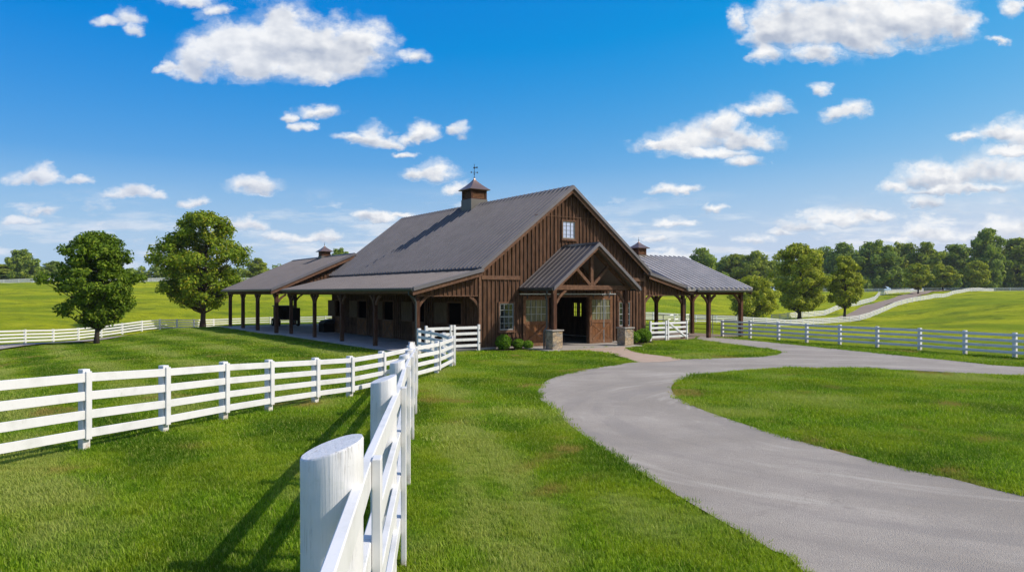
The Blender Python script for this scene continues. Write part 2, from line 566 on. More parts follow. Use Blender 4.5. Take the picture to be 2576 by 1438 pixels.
def in_poly(P, poly):
    x, y = P[:, 0], P[:, 1]
    r = np.zeros(len(P), bool)
    n = len(poly)
    for i in range(n):
        x0, y0 = poly[i]
        x1, y1 = poly[(i + 1) % n]
        c = ((y0 > y) != (y1 > y)) & (x < (x1 - x0) * (y - y0) / (y1 - y0 + 1e-12) + x0)
        r ^= c
    return r


def poly_dist(P, poly):
    d = np.full(len(P), 1e9)
    n = len(poly)
    for i in range(n):
        a, b = np.array(poly[i], float), np.array(poly[(i + 1) % n], float)
        ab = b - a
        tt_ = np.clip(((P - a) @ ab) / (ab @ ab + 1e-12), 0, 1)
        q = a + tt_[:, None] * ab
        d = np.minimum(d, np.hypot(*(P - q).T))
    return d


CTRL = np.array([
    (14, 62, -.35), (24, 78, -.8), (19.5, 100, -.9), (35.9, 106, -1.8), (56, 134, -2.8), (67.8, 140, -2.26), (82, 158, -.49), (96.5, 172, 1.05),
    (138, 223, 3.3), (176, 250, 3.6), (50.4, 140, -2.4), (69, 160, -1.93), (93.4, 190, .2), (113, 222, 2.2), (123, 230, 2.8),
    (63, 90, -.9), (92, 130, .6), (127, 180, 2.3), (155, 220, 3.3), (56, 92, -1.2), (80.6, 130, -.7), (111.6, 180, 1.9),
    (32, 62, -.5), (48, 62, -.5), (52, 104, -2.0), (60, 200, 1.2), (60, 240, 2.6), (30, 160, .6), (30, 220, 3.0),
    (200, 320, 4.2), (120, 310, 3.8), (60, 310, 3.6), (0, 310, 5.0),
    (-35.9, 51, -.9), (-35.6, 60, -.9), (-35, 68, -.9), (-34, 78, -.9), (-33, 83, -.9), (-22, 86, -.9), (-8, 90, -.9), (6, 96, -.9),
    (-31.5, 46, -.72), (-31, 54, -.72), (-31.3, 61, -.72), (-27.4, 48, -.62), (-24.5, 38, -.60), (-22, 30, -.5), (-28.5, 41, -.80), (-26.5, 33, -.75), (-31.5, 38, -.80), (-30, 76, -.7), (-33, 30, -.6), (-40, 20, -.6),
    (-56, 80, .2), (-85, 120, 2.0), (-120, 170, 4.3), (-154, 219, 5.9), (-136, 219, 6.2), (-114.6, 228, 6.6), (-60, 235, 6.4), (-50, 52, -.7),
    (-32, 112, .2), (-45, 150, 2.0), (-60, 200, 4.6), (0, 150, 1.2), (0, 220, 3.8), (-70, 60, .1), (-60, 300, 7.0), (-160, 320, 6.5),
    (-250, 100, 4), (-260, 300, 6), (250, 120, 3), (300, 300, 5), (-60, 10, -.4), (-60, -60, 0), (60, 20, -.3), (60, -60, 0), (0, -80, 0),
    (-150, 20, 1), (-200, -100, 0), (150, 20, 1), (200, -100, 0), (0, -250, 0), (0, 500, 5), (-400, 500, 5), (400, 500, 5), (-600, 0, 3), (600, 0, 3)], float)


def tps_fit(C):
    n = len(C)
    r = np.hypot(C[:, None, 0] - C[None, :, 0], C[:, None, 1] - C[None, :, 1])
    K = np.where(r > 0, r * r * np.log(np.maximum(r, 1e-9)), 0)
    K += np.eye(n) * 30.0
    P = np.c_[np.ones(n), C[:, :2]]
    A = np.block([[K, P], [P.T, np.zeros((3, 3))]])
    return np.linalg.solve(A, np.r_[C[:, 2], 0, 0, 0])


TPSW = tps_fit(CTRL)


def tz(P):
    P = np.atleast_2d(np.asarray(P, float))
    out = np.zeros(len(P))
    for i in range(0, len(P), 20000):
        q = P[i:i + 20000]
        r = np.hypot(q[:, None, 0] - CTRL[None, :, 0], q[:, None, 1] - CTRL[None, :, 1])
        U = np.where(r > 0, r * r * np.log(np.maximum(r, 1e-9)), 0)
        h = U @ TPSW[:-3] + TPSW[-3] + q @ TPSW[-2:]
        h = h + .07 * np.sin(q[:, 0] * .41 + 1.7 * np.sin(q[:, 1] * .13)) * np.sin(q[:, 1] * .33 + 1.3 * np.sin(q[:, 0] * .17)) + .20 * np.sin(q[:, 0] * .12 + q[:, 1] * .11) * np.sin(q[:, 1] * .14 - q[:, 0] * .06)
        h = np.clip(h, -3.5, 9)
        rad = np.hypot(q[:, 0], q[:, 1])
        s = np.clip((rad - 380) / 250, 0, 1)
        s = s * s * (3 - 2 * s)
        h = h * (1 - s) + 4.0 * s
        d = np.where(in_poly(q, FARM), 0, poly_dist(q, FARM))
        k = np.clip(d / 6.0, 0, 1)
        k = k * k * (3 - 2 * k)
        out[i:i + 20000] = h * k
    return out


def gz(x, y):
    return float(tz([(x, y)])[0])


def gp(ux, uy, z=0.0):
    """point on level z seen at picture position ux, uy"""
    d = FPX * (CH - z) / (uy - HY)
    return ((ux - CX) / FPX * d, d)


def smooth_line(pts, n=8, closed=False):
    pts = [np.array(p, float) for p in pts]
    m = len(pts)
    out = []
    rng_ = range(m) if closed else range(m - 1)
    for i in rng_:
        if closed:
            p_ = [pts[(i + k) % m] for k in (-1, 0, 1, 2)]
        else:
            p_ = [pts[max(i - 1, 0)], pts[i], pts[i + 1], pts[min(i + 2, m - 1)]]
        for k in range(n):
            s = k / n
            out.append(.5 * ((2 * p_[1]) + (-p_[0] + p_[2]) * s + (2 * p_[0] - 5 * p_[1] + 4 * p_[2] - p_[3]) * s * s + (-p_[0] + 3 * p_[1] - 3 * p_[2] + p_[3]) * s ** 3))
    if not closed:
        out.append(pts[-1])
    return out


# driveway outline
road_left = [(2.4, -12), (2.6, -4), (2.75, 3)] + [gp(*q) for q in (
    (2018, 1438), (1939, 1385), (1802, 1306), (1654, 1218), (1556, 1154), (1473, 1100), (1409, 1051), (1364.5, 1011.6), (1352, 992),
    (1359.6, 972), (1389, 952.6), (1458, 933), (1531.5, 920.7), (1605, 911), (1660, 907.5), (1712, 904))]
lawn2_edge = [gp(*q) for q in ((1712, 904), (1800, 902), (1900, 899), (1950, 893.5), (1966, 887), (1945, 879.5), (1880, 871), (1800, 860), (1752, 853.5))]
road_far = [gp(*q) for q in ((1752, 853.5), (1760, 847), (1790, 848.5), (1880, 856), (1960, 864), (2050, 873), (2150, 883), (2300, 898.5), (2450, 913), (2576, 923.5))] + [(25.5, 24.4), (40, 18), (60, 12)]
isl = [(60, 9), (40, 14.5)] + [gp(*q) for q in (
    (2576, 946), (2391, 937), (2195, 929), (1998, 928), (1851, 934), (1752.6, 945), (1703.5, 960), (1688.7, 977), (1703.5, 999), (1752.6, 1026),
    (1826, 1053), (1949, 1092.6), (2096.5, 1134.4), (2244, 1173.6), (2391, 1205.6), (2576, 1249.8))] + [(8.6, 8.2), (9.4, 4), (9.6, -3), (9.6, -12)]
ROAD = smooth_line(road_left, 8)[:-1] + smooth_line(lawn2_edge, 8)[:-1] + smooth_line(road_far, 8) + smooth_line(isl, 8)
# ragged edge where grass grows over
_rng = np.random.default_rng(3)
ROADP = np.array(ROAD)
PATH = [gp(*q) for q in ((1405, 881.5), (1459.7, 881.8), (1500, 885.5), (1529.5, 890), (1570, 900), (1604, 911.2), (1640, 912), (1690, 909), (1714, 904.3), (1680, 898), (1647, 893.7), (1599, 886.7), (1573, 876.5), (1560, 873))]
PATHP = np.array(smooth_line(PATH[:], 6, True))

m, t = newmat('meadow_grass')
p = t.geo()
px_, py_, pz_ = t.sep(p)
at = t.n('ShaderNodeAttribute', attribute_name='lawn')
lawn = at.outputs['Fac']
big = t.noise(p, .045, 4, .6)
mid = t.noise(t.vm('MULTIPLY', p, (1, 1, 1)), .5, 6, .65)
fin = t.noise(p, 5.0, 6, .7)
fine2 = t.noise(p, 26, 4, .7)
dist = t.vm('LENGTH', p)
# pasture
pc = t.mix(t.ss(big, .32, .68), (.19, .265, .006), (.42, .43, .010))
pc = t.mix(t.ss(mid, .52, .72, 0, .55), pc, (.145, .205, .010))
tuft = t.noise(t.vm('MULTIPLY', p, (.9, .9, 1)), .9, 7, .75)
pc = t.mix(t.ss(tuft, .58, .75, 0, .6), pc, (.105, .155, .010))
pc = t.mix(t.ss(tuft, .28, .42, .45, 0), pc, (.40, .42, .03))
lump = t.noise(p, .17, 8, .72, .4)
pc = t.mix(t.ss(lump, .50, .64, 0, .85), pc, (.115, .165, .008))
pc = t.mix(t.ss(lump, .44, .32, 0, .5), pc, (.42, .43, .025))
# mown lawn with faint stripes
st_ = t.math('ADD', t.math('MULTIPLY', px_, .82), t.math('MULTIPLY', py_, .62))
st_ = t.math('ADD', st_, t.math('MULTIPLY', t.noise(p, .12, 2), 3.0))
stripe = t.math('SINE', t.math('MULTIPLY', st_, 1.7))
lc = t.mix(t.ss(mid, .3, .7), (.105, .180, .008), (.175, .255, .012))
lc = t.mix(t.ss(stripe, -.5, .5, .0, .5), lc, (.23, .31, .035))
lc = t.mix(t.ss(stripe, .2, -.8, .0, .45), lc, (.085, .16, .010))
lc = t.mix(t.ss(fin, .35, .75, 0, .6), lc, (.105, .175, .012))
lc = t.mix(t.ss(fine2, .52, .8, 0, .5), lc, (.29, .35, .05))
lc = t.mix(t.ss(t.noise(p, .9, 5, .7), .62, .75, 0, .5), lc, (.28, .27, .05))
col = t.mix(lawn, pc, lc)
hgt = t.math('ADD', t.math('MULTIPLY', fin, .7), t.math('MULTIPLY', fine2, .4))
bh = t.math('ADD', t.math('ADD', t.math('MULTIPLY', tuft, 2.0), t.math('MULTIPLY', lump, 8.0)), hgt)
t.out(t.principled(col, .85, normal=t.bump(bh, 1.0, .16), spec=.05))
M['ground'] = m

# polar sheet round the camera out to the horizon
NA = 420
rads = [0.0]
r_ = 1.0
while r_ < 5500:
    rads.append(r_)
    r_ *= 1.035 if r_ < 400 else 1.12
ang = np.linspace(0, 2 * np.pi, NA, endpoint=False)
pts = [(0.0, 0.0)]
for r_ in rads[1:]:
    pts += list(zip(r_ * np.cos(ang), r_ * np.sin(ang)))
pts = np.array(pts)
zz = tz(pts)
rr = np.hypot(pts[:, 0], pts[:, 1])
zz = zz - np.clip((rr - 700) / 4800, 0, 1) * 40
bumpy = np.random.default_rng(5)
faces = [(0, 1 + k, 1 + (k + 1) % NA) for k in range(NA)]
for i in range(len(rads) - 2):
    b0_, b1_ = 1 + i * NA, 1 + (i + 1) * NA
    for k in range(NA):
        k2 = (k + 1) % NA
        faces.append((b0_ + k, b1_ + k, b1_ + k2, b0_ + k2))
me = bpy.data.meshes.new('ground')
me.from_pydata([(a, b, c) for (a, b), c in zip(pts, zz)], [], faces)
LAWNPOLY = np.array([(-30.2, -30), (-30.2, 40), (-29.8, 62), (-29.0, 74), (-26, 80), (-8, 82), (14, 70), (12, 48.5), (14.2, 46.5), (22.3, 31.5), (40, 4), (60, -30)], float)
d_in = poly_dist(pts, LAWNPOLY)
ins = in_poly(pts, LAWNPOLY)
lv = np.clip(.5 + np.where(ins, d_in, -d_in) / 2.0, 0, 1)
at_ = me.attributes.new('lawn', 'FLOAT', 'POINT')
at_.data.foreach_set('value', lv.astype(np.float32))
me.polygons.foreach_set('use_smooth', [True] * len(me.polygons))
me.materials.append(M['ground'])
ground = bpy.data.objects.new('ground', me)
COL.objects.link(ground)
tag(ground, kind='structure')


def sheet(name, poly, z, mat, terrain=False):
    vs = [Vector((q[0], q[1], 0)) for q in poly]
    tri = geometry.tessellate_polygon([vs])
    mb = MB()
    mb.poly([(q[0], q[1], (gz(q[0], q[1]) if terrain else 0) + z) for q in poly], tri)
    o = mb.build(name, mat)
    if o.data.polygons and sum(f.normal.z * f.area for f in o.data.polygons) < 0:
        o.data.flip_normals()
    return tag(o, kind='structure')


m, t = newmat('asphalt')
p = t.geo()
n1_ = t.noise(p, .35, 5, .6)
n2_ = t.noise(p, 2.2, 5, .65)
n3_ = t.noise(p, 55, 3, .7)
rel = t.vm('SUBTRACT', p, (9.0, 16.5, 0))
rx_, ry_, rz_ = t.sep(rel)
rad_n = t.math('POWER', t.math('ADD', t.math('MULTIPLY', rx_, rx_), t.math('MULTIPLY', ry_, ry_)), .5)
thn = t.math('ARCTAN2', ry_, rx_)
streak = t.noise(t.comb(t.math('MULTIPLY', rad_n, 1.25), t.math('MULTIPLY', thn, 1.3), 0.0), 1.0, 6, .6)
ck = t.n('ShaderNodeTexVoronoi', feature='DISTANCE_TO_EDGE')
t.put(ck.inputs['Vector'], t.vm('ADD', p, t.vm('MULTIPLY', t.noise(p, .9, 5, .65, col=True), (2.2, 2.2, 0))))
ck.inputs['Scale'].default_value = .23
crack = t.math('MULTIPLY', t.ss(ck.outputs['Distance'], .004, .0), t.ss(t.noise(p, .35, 2), .48, .58))
vr = t.n('ShaderNodeTexVoronoi')
t.put(vr.inputs['Vector'], p)
vr.inputs['Scale'].default_value = 95
col = t.mix(t.ss(n1_, .35, .7), (.345, .300, .243), (.46, .403, .333))
col = t.mix(t.ss(n2_, .45, .75, 0, .35), col, (.30, .262, .225))
col = t.mix(t.ss(t.noise(p, .8, 4, .6, 1.5), .6, .75, 0, .3), col, (.52, .45, .37))
col = t.mix(t.ss(vr.outputs['Distance'], .35, .75, 0, .55), col, (.20, .185, .17))
col = t.mix(t.ss(n3_, .58, .75, 0, .45), col, (.62, .58, .53))
col = t.mix(t.ss(streak, .50, .66, 0, .42), col, (.25, .225, .20))
col = t.mix(t.ss(streak, .44, .32, 0, .35), col, (.58, .52, .44))
col = t.mix(t.math('MULTIPLY', crack, .22), col, (.12, .11, .10))
t.out(t.principled(col, .82, normal=t.bump(t.math('SUBTRACT', n3_, vr.outputs['Distance']), .7, .012), spec=.12))
M['asphalt'] = m
m, t = newmat('pavers')
p = t.geo()
br = t.n('ShaderNodeTexBrick')
t.put(br.inputs['Vector'], p)
br.inputs['Scale'].default_value = 4.2
br.inputs['Color1'].default_value = (.50, .35, .25, 1)
br.inputs['Color2'].default_value = (.40, .29, .21, 1)
br.inputs['Mortar'].default_value = (.22, .18, .14, 1)
br.inputs['Mortar Size'].default_value = .012
t.out(t.principled(t.mix(t.ss(t.noise(p, 1.5, 5), .4, .8, 0, .6), br.outputs[0], (.46, .38, .30)), .85, spec=.2))
M['paver'] = m
m, t = newmat('gravel_floor')
p = t.geo()
n = t.noise(p, 20, 5, .7)
t.out(t.principled(t.mix(t.ss(t.math('ADD', t.math('MULTIPLY', n, .6), t.math('MULTIPLY', t.noise(p, .7, 4), .5)), .4, .75), (.26, .24, .22), (.48, .45, .41)), .9, normal=t.bump(n, .5, .02), spec=.15))
M['gravel'] = m
m, t = newmat('mulch')
p = t.geo()
n = t.noise(p, 30, 5, .7)
t.out(t.principled(t.mix(n, (.012, .008, .006), (.06, .038, .026)), .95, normal=t.bump(n, .9, .04), spec=.1))
M['mulch'] = m
m, t = newmat('track_dirt')
p = t.geo()
n = t.noise(p, .8, 6, .65)
t.out(t.principled(t.mix(n, (.22, .165, .125), (.36, .285, .22)), .95, spec=.1))
M['dirt'] = m

sheet('driveway', ROAD, .022, M['asphalt'])
sheet('paver_path', [tuple(q) for q in PATHP], .028, M['paver'])

# ------------------------------------------------------------------ barn frame: local x along the front, local y into the depth
BA = math.atan2(.5703, .8214)
OX, OY = -1.635, 36.0
CA, SA = math.cos(BA), math.sin(BA)


def bl(u, v):
    return (OX + CA * u - SA * v, OY + SA * u + CA * v)


WID, LEN = 11.43, 19.9
barn = thing('horse_barn', 'big brown board-and-batten horse barn with steep grey metal roof and timber entrance porch', 'barn', (OX, OY, 0), BA)
APEX, KNEE, EAVE, EU = 8.54, 4.17, 3.06, 3.84
MSL = (APEX - KNEE) / (WID / 2)


def boards(mb, axis, c0, c1, a0, a1, zlo, zhi, holes, seed, bw=.25, batten=True, face=-1, th=.07):
    """vertical siding on a plane. axis 'u' or 'v'; c0 = plane coordinate of the outer face; holes = (a0,a1,z0,z1); zhi = function"""
    rg = random.Random(seed)
    brk = {a0, a1}
    k = math.ceil(a0 / bw)
    while k * bw < a1:
        if k * bw > a0 + .02:
            brk.add(round(k * bw, 4))
        k += 1
    for h in holes:
        for q in h[:2]:
            if a0 < q < a1:
                brk.add(q)
    brk = sorted(brk)

    def put(p0_, p1_, z00, z01, z10, z11, d0, d1):
        # p0..p1 along, z00/z01 bottom/top at p0, z10/z11 at p1, depth d0..d1
        q = []
        for (a_, zb_, zt_) in ((p0_, z00, z01), (p1_, z10, z11)):
            for d_ in (d0, d1):
                for z_ in (zb_, zt_):
                    q.append((a_, d_, z_) if axis == 'u' else (d_, a_, z_))
        # order: p0 d0 b,t ; p0 d1 b,t ; p1 d0 b,t ; p1 d1 b,t
        mb.hexa([q[0], q[4], q[6], q[2], q[1], q[5], q[7], q[3]])

    for s0, s1 in zip(brk[:-1], brk[1:]):
        mid_ = (s0 + s1) / 2
        iv = [(zlo, None)]
        for h in sorted((h for h in holes if h[0] < mid_ < h[1]), key=lambda h: h[2]):
            b_, t_ = iv.pop()
            if h[2] > b_ + .01:
                iv.append((b_, h[2]))
            iv.append((h[3], t_))
        off = rg.uniform(-.004, .004)
        for b_, t_ in iv:
            z0t = t_ if t_ is not None else zhi(s0)
            z1t = t_ if t_ is not None else zhi(s1)
            if max(z0t, z1t) - b_ < .02:
                continue
            put(s0, s1, b_, max(z0t, b_ + .005), b_, max(z1t, b_ + .005), c0 + face * off, c0 - face * th)
    if batten:
        k = math.ceil(a0 / bw)
        while k * bw <= a1:
            s = k * bw
            k += 1
            iv = [(zlo, None)]
            for h in sorted((h for h in holes if h[0] - .02 < s < h[1] + .02), key=lambda h: h[2]):
                b_, t_ = iv.pop()
                if h[2] > b_ + .01:
                    iv.append((b_, h[2]))
                iv.append((h[3], t_))
            for b_, t_ in iv:
                q0 = t_ if t_ is not None else zhi(s - .025) - .002
                q1 = t_ if t_ is not None else zhi(s + .025) - .002
                if min(q0, q1) - b_ < .05:
                    continue
                put(s - .022, s + .022, b_ + .003, q0, b_ + .003, q1, c0 + face * .05, c0 + face * .001)


def ztop_main(u):
    return KNEE - .13 + MSL * min(u, WID - u)


# --- front wall
WINS = [(1.20, 2.06, .95, 2.30), (WID - 2.06, WID - 1.20, .95, 2.30)]
OPEN = (4.32, 7.11, 0.0, 2.60)
GWIN = (5.27, 6.12, 5.76, 6.68)
holes_f = WINS + [OPEN, GWIN]
mb = MB()
boards(mb, 'u', 0.0, 0, 0.0, WID, .12, ztop_main, holes_f, 1)
mb.build('front_wall', M['siding'], barn)
# --- side walls
STALLS = [(1.66, 3.06), (5.68, 7.08), (9.70, 11.10), (13.68, 15.08), (17.66, 19.06)]
sh = [(a, b, 1.2, 2.30) for a, b in STALLS]
mb = MB()
boards(mb, 'v', 0.0, 0, .08, LEN, .08, lambda a: 4.0, sh, 2)
mb.build('stall_wall', M['siding'], barn)
mb = MB()
RW = (5.62, 6.46, 1.33, 2.18)
boards(mb, 'v', WID, 0, .08, LEN, .08, lambda a: 4.0, [RW], 3, face=1)
mb.build('side_wall', M['siding'], barn)
mb = MB()
boards(mb, 'u', LEN, 0, .08, WID - .08, .08, ztop_main, [], 4, face=1)
mb.build('rear_wall', M['siding'], barn)
# corner boards, base board, belt board across the gable
mb = MB()
for a in (-.04, WID - .10):
    mb = MB()
    mb.box(a, a + .14, -.06, -.003, .1, 3.95)
    mb.build('corner_board', M['trim'], barn)
mb = MB()
for a0, a1 in ((.11, 2.45), (8.25, WID - .11)):
    mb = MB()
    mb.box(a0, a1, -.085, -.052, 3.50, 3.70)
    mb.build('belt_board', M['trim'], barn)
mb = MB()
mb.box(3.4, 8.1, -.060, -.052, 6.905, 6.935)
mb.build('belt_board', M['trim'], barn)
mb = MB()
mb.box(-.02, 4.30, -.02, .10, 0, .118)
mb.build('foundation', M['cap'], barn)
mb = MB()
mb.box(7.13, WID + .02, -.02, .10, 0, .118)
mb.build('foundation', M['cap'], barn)
# unseen stall partitions and ceiling added to keep the inside dark; interior floor
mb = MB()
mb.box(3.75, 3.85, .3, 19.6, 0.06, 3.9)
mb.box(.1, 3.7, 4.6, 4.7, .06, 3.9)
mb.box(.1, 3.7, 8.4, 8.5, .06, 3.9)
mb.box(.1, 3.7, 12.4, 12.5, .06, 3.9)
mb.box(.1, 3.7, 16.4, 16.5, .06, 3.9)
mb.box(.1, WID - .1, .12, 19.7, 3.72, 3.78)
mb.build('shade_partition', M['dark'], barn)
mb = MB()
mb.box(.08, WID - .08, .08, 19.8, .02, .05)
mb.build('barn_floor', M['gravel'], barn)
# door jambs
mb = MB()
mb.box(4.24, 4.32, -.05, .14, .02, 2.68)
mb.box(7.11, 7.19, -.05, .14, .02, 2.68)
mb.box(4.32, 7.11, -.05, .14, 2.60, 2.68)
mb.build('door_frame', M['trim'], barn)


# --- windows on the front
def window(u0, u1, z0, z1, cols, rows, pane, label=None, fr=.075, thin=1.0):
    f = MB()
    f.box(u0 - fr, u0, -.075, .05, z0 - fr, z1 + fr)
    f.box(u1, u1 + fr, -.075, .05, z0 - fr, z1 + fr)
    f.box(u0, u1, -.075, .05, z1, z1 + fr)
    f.box(u0, u1, -.085, .05, z0 - fr, z0)
    w_ = f.build('window', M['trim'], barn, label)
    g = MB()
    g.box(u0, u1, -.005, .005, z0, z1)
    g.build('pane', pane, w_)
    s = MB()
    for k in range(cols + 1):
        a = u0 + (u1 - u0) * k / cols
        hw = .028 if k in (0, cols) else .012 * thin
        a = min(max(a, u0 + hw), u1 - hw)
        s.box(a - hw, a + hw, -.035, -.006, z0, z1)
    for k in range(rows + 1):
        a = z0 + (z1 - z0) * k / rows
        hw = .028 if k in (0, rows) or (rows == 4 and k == 2 and thin == 1) else .012 * thin
        a = min(max(a, z0 + hw), z1 - hw)
        s.box(u0, u1, -.038, -.007, a - hw, a + hw)
    s.build('sash', M['sash'], w_)
    s = MB()
    s.box(u0 - .1, u1 + .1, -.11, -.034, z0 - fr - .05, z0 - fr - .002)
    s.build('sill', M['trim'], w_)


window(*WINS[0], 3, 4, M['glass'])
window(*WINS[1], 3, 4, M['glass'])
window(*GWIN, 3, 4, M['skyglass'], 'small sky-tinted gable window reflecting the pale sky', thin=.45)

# right side wall window with bars
mb = MB()
mb.box(WID - .075, WID + .02, RW[0] - .07, RW[0], RW[2] - .07, RW[3] + .07)
mb.box(WID - .075, WID + .02, RW[1], RW[1] + .07, RW[2] - .07, RW[3] + .07)
mb.box(WID - .075, WID + .02, RW[0], RW[1], RW[3], RW[3] + .07)
mb.box(WID - .075, WID + .02, RW[0], RW[1], RW[2] - .07, RW[2])
wb = mb.build('window', M['trim'], barn)
mb = MB()
for k in range(1, 4):
    a = RW[0] + (RW[1] - RW[0]) * k / 4
    mb.box(WID - .03, WID - .012, a - .018, a + .018, RW[2], RW[3])
for k in (1, 2):
    a = RW[2] + (RW[3] - RW[2]) * k / 3
    mb.box(WID - .028, WID - .014, RW[0], RW[1], a - .014, a + .014)
mb.build('bars', M['dark'], wb)


# --- sliding barn doors
def barn_door(u0, u1, label):
    z0, z1 = .06, 2.66
    v0, v1 = -.12, -.07
    f = MB()
    st = .17
    f.box(u0, u0 + st, v0, v1, z0, z1)
    f.box(u1 - st, u1, v0, v1, z0, z1)
    f.box(u0 + st, u1 - st, v0, v1, z1 - .2, z1)
    f.box(u0 + st, u1 - st, v0, v1, 1.18, 1.36)
    f.box(u0 + st, u1 - st, v0, v1, z0, z0 + .2)
    d = f.build('sliding_door', M['door_frame'], barn, label)
    p_ = MB()
    k = 10
    for i in range(k):
        a0 = u0 + st + (u1 - u0 - 2 * st) * i / k
        a1 = u0 + st + (u1 - u0 - 2 * st) * (i + 1) / k
        p_.box(a0 + .003, a1 - .003, v1 - .025, v1 - .005, z0 + .2, 1.18)
    p_.build('plank_panel', M['door'], d)
    x_ = MB()
    a0, a1, b0, b1 = u0 + st, u1 - st, z0 + .2, 1.18
    x_.bar((a0 + .03, v0 - .004, b0 + .03), (a1 - .03, v0 - .004, b1 - .03), .02, .11, (0, 0, 1))
    x_.bar((a0 + .03, v0 + .022, b1 - .03), (a1 - .03, v0 + .022, b0 + .03), .02, .11, (0, 0, 1))
    x_.build('cross_brace', M['door_frame'], d)
    g = MB()
    g.box(a0, a1, v1 - .02, v1 - .01, 1.36, z1 - .2)
    g.build('pane', M['curtain'], d)
    s = MB()
    for i in range(1, 4):
        a = a0 + (a1 - a0) * i / 4
        s.box(a - .014, a + .014, v0 + .006, v1 - .021, 1.36, z1 - .2)
    for i in range(1, 3):
        a = 1.36 + (z1 - .2 - 1.36) * i / 3
        s.box(a0, a1, v0 + .004, v1 - .022, a - .014, a + .014)
    s.build('muntin', M['sash'], d)
    for a in (u0 + .25, u1 - .25):
        s = MB()
        s.box(a - .025, a + .025, v0 - .02, v0 - .001, z1 - .12, z1 + .1)
        s.build('hanger', M['iron'], d)
    s = MB()
    hx = u1 - .08 if u0 < 4 else u0 + .08
    s.tube([(hx, v0 - .002, 1.02), (hx, v0 - .06, 1.05), (hx, v0 - .06, 1.27), (hx, v0 - .002, 1.30)], .014, 6)
    s.build('handle', M['iron'], d)


barn_door(2.62, 4.29, 'sliding door with crossed braces in porch shade, left of opening')
barn_door(7.11, 8.80, 'sunlit sliding door with crossed braces, right of opening')
mb = MB()
mb.box(2.38, 9.04, -.15, -.10, 2.745, 2.80)
mb.box(2.38, 9.04, -.10, -.036, 2.785, 2.80)
mb.build('door_track', M['steel'], barn)

# --- main roof
mb = MB()
OV = .4
mb.ribbed((-.14, -OV, KNEE - .11), (-.14, 20.1, KNEE - .11), (WID / 2, -OV, APEX), (WID / 2, 20.1, APEX), sp=.40, rw=.08, rh=.09)
mb.build('roof', M['roof'], barn)
mb = MB()
mb.ribbed((WID + .14, -OV, KNEE - .11), (WID + .14, 20.1, KNEE - .11), (WID / 2 + .002, -OV, APEX), (WID / 2 + .002, 20.1, APEX), sp=.40, rw=.08, rh=.09)
mb.build('roof', M['roof'], barn)
mb = MB()
for s in (-1, 1):
    mb.slab((WID / 2 + s * .20, -OV - .02, APEX - .20 * MSL + .055), (WID / 2 + s * .20, 20.12, APEX - .20 * MSL + .055), (WID / 2, 20.12, APEX + .06), (WID / 2, -OV - .02, APEX + .06), .015)
mb.build('ridge_cap', M['gutter'], barn)
# lean-to roofs
mb = MB()
mb.ribbed((-EU, -OV, EAVE), (-EU, 19.2, EAVE), (.06, -OV, 4.0), (.06, 19.2, 4.0), t=.08, sp=.30, rh=.028, rw=.05)
mb.build('lean_to_roof', M['roof_low'], barn)
mb = MB()
mb.ribbed((WID + EU, -OV, EAVE), (WID + EU, 12.2, EAVE), (WID - .06, -OV, 4.0), (WID - .06, 12.2, 4.0), t=.08, sp=.30, rh=.028, rw=.05)
mb.build('lean_to_roof', M['roof_low'], barn)


def rake(par, a, b, v, hgt=.24, th=.045, mat='trim'):
    """barge board under a roof edge, from a(u,z) to b(u,z) measured at the roof top"""
    q = MB()
    d = -.105
    q.hexa([(a[0], v - th, a[1] + d - hgt), (b[0], v - th, b[1] + d - hgt), (b[0], v, b[1] + d - hgt), (a[0], v, a[1] + d - hgt),
            (a[0], v - th, a[1] + d), (b[0], v - th, b[1] + d), (b[0], v, b[1] + d), (a[0], v, a[1] + d)])
    q.build('barge_board', M[mat], par)


def trimstrip(par, a, b, v):
    q = MB()
    q.hexa([(a[0], v - .07, a[1] - .135), (b[0], v - .07, b[1] - .135), (b[0], v + .02, b[1] - .135), (a[0], v + .02, a[1] - .135),
            (a[0], v - .07, a[1] + .05), (b[0], v - .07, b[1] + .05), (b[0], v + .02, b[1] + .05), (a[0], v + .02, a[1] + .05)])
    q.build('edge_trim', M['roof'], par)


for (a, b) in (((-.14, KNEE - .11), (WID / 2, APEX)), ((WID + .14, KNEE - .11), (WID / 2, APEX))):
    rake(barn, a, b, -OV + .06)
    trimstrip(barn, a, b, -OV - .003)
for s, u_ in ((-1, 0), (1, WID)):
    a, b = (u_ + s * EU, EAVE), (u_ + s * .02, 4.01)
    rake(barn, a, b, -OV + .058)
    trimstrip(barn, a, b, -OV - .004)

# lean-to gable ends (siding above the opening)
PB = 2.73
for s in (-1, 1):
    mb = MB()
    if s < 0:
        boards(mb, 'u', 0.0, 0, -3.45, -.05, PB, lambda a: 4.0 - .10 + a * .241, [], 11)
    else:
        boards(mb, 'u', 0.0, 0, WID + .05, WID + 3.45, PB, lambda a: 4.0 - .10 - (a - WID) * .241, [], 12)
    mb.build('gable_panel', M['siding'], barn)
    mb = MB()
    u0, u1 = (-3.45, -.05) if s < 0 else (WID + .05, WID + 3.45)
    mb.box(u0, u1, -.02, .14, PB - .07, PB - .002)
    mb.build('header', M['trim'], barn)


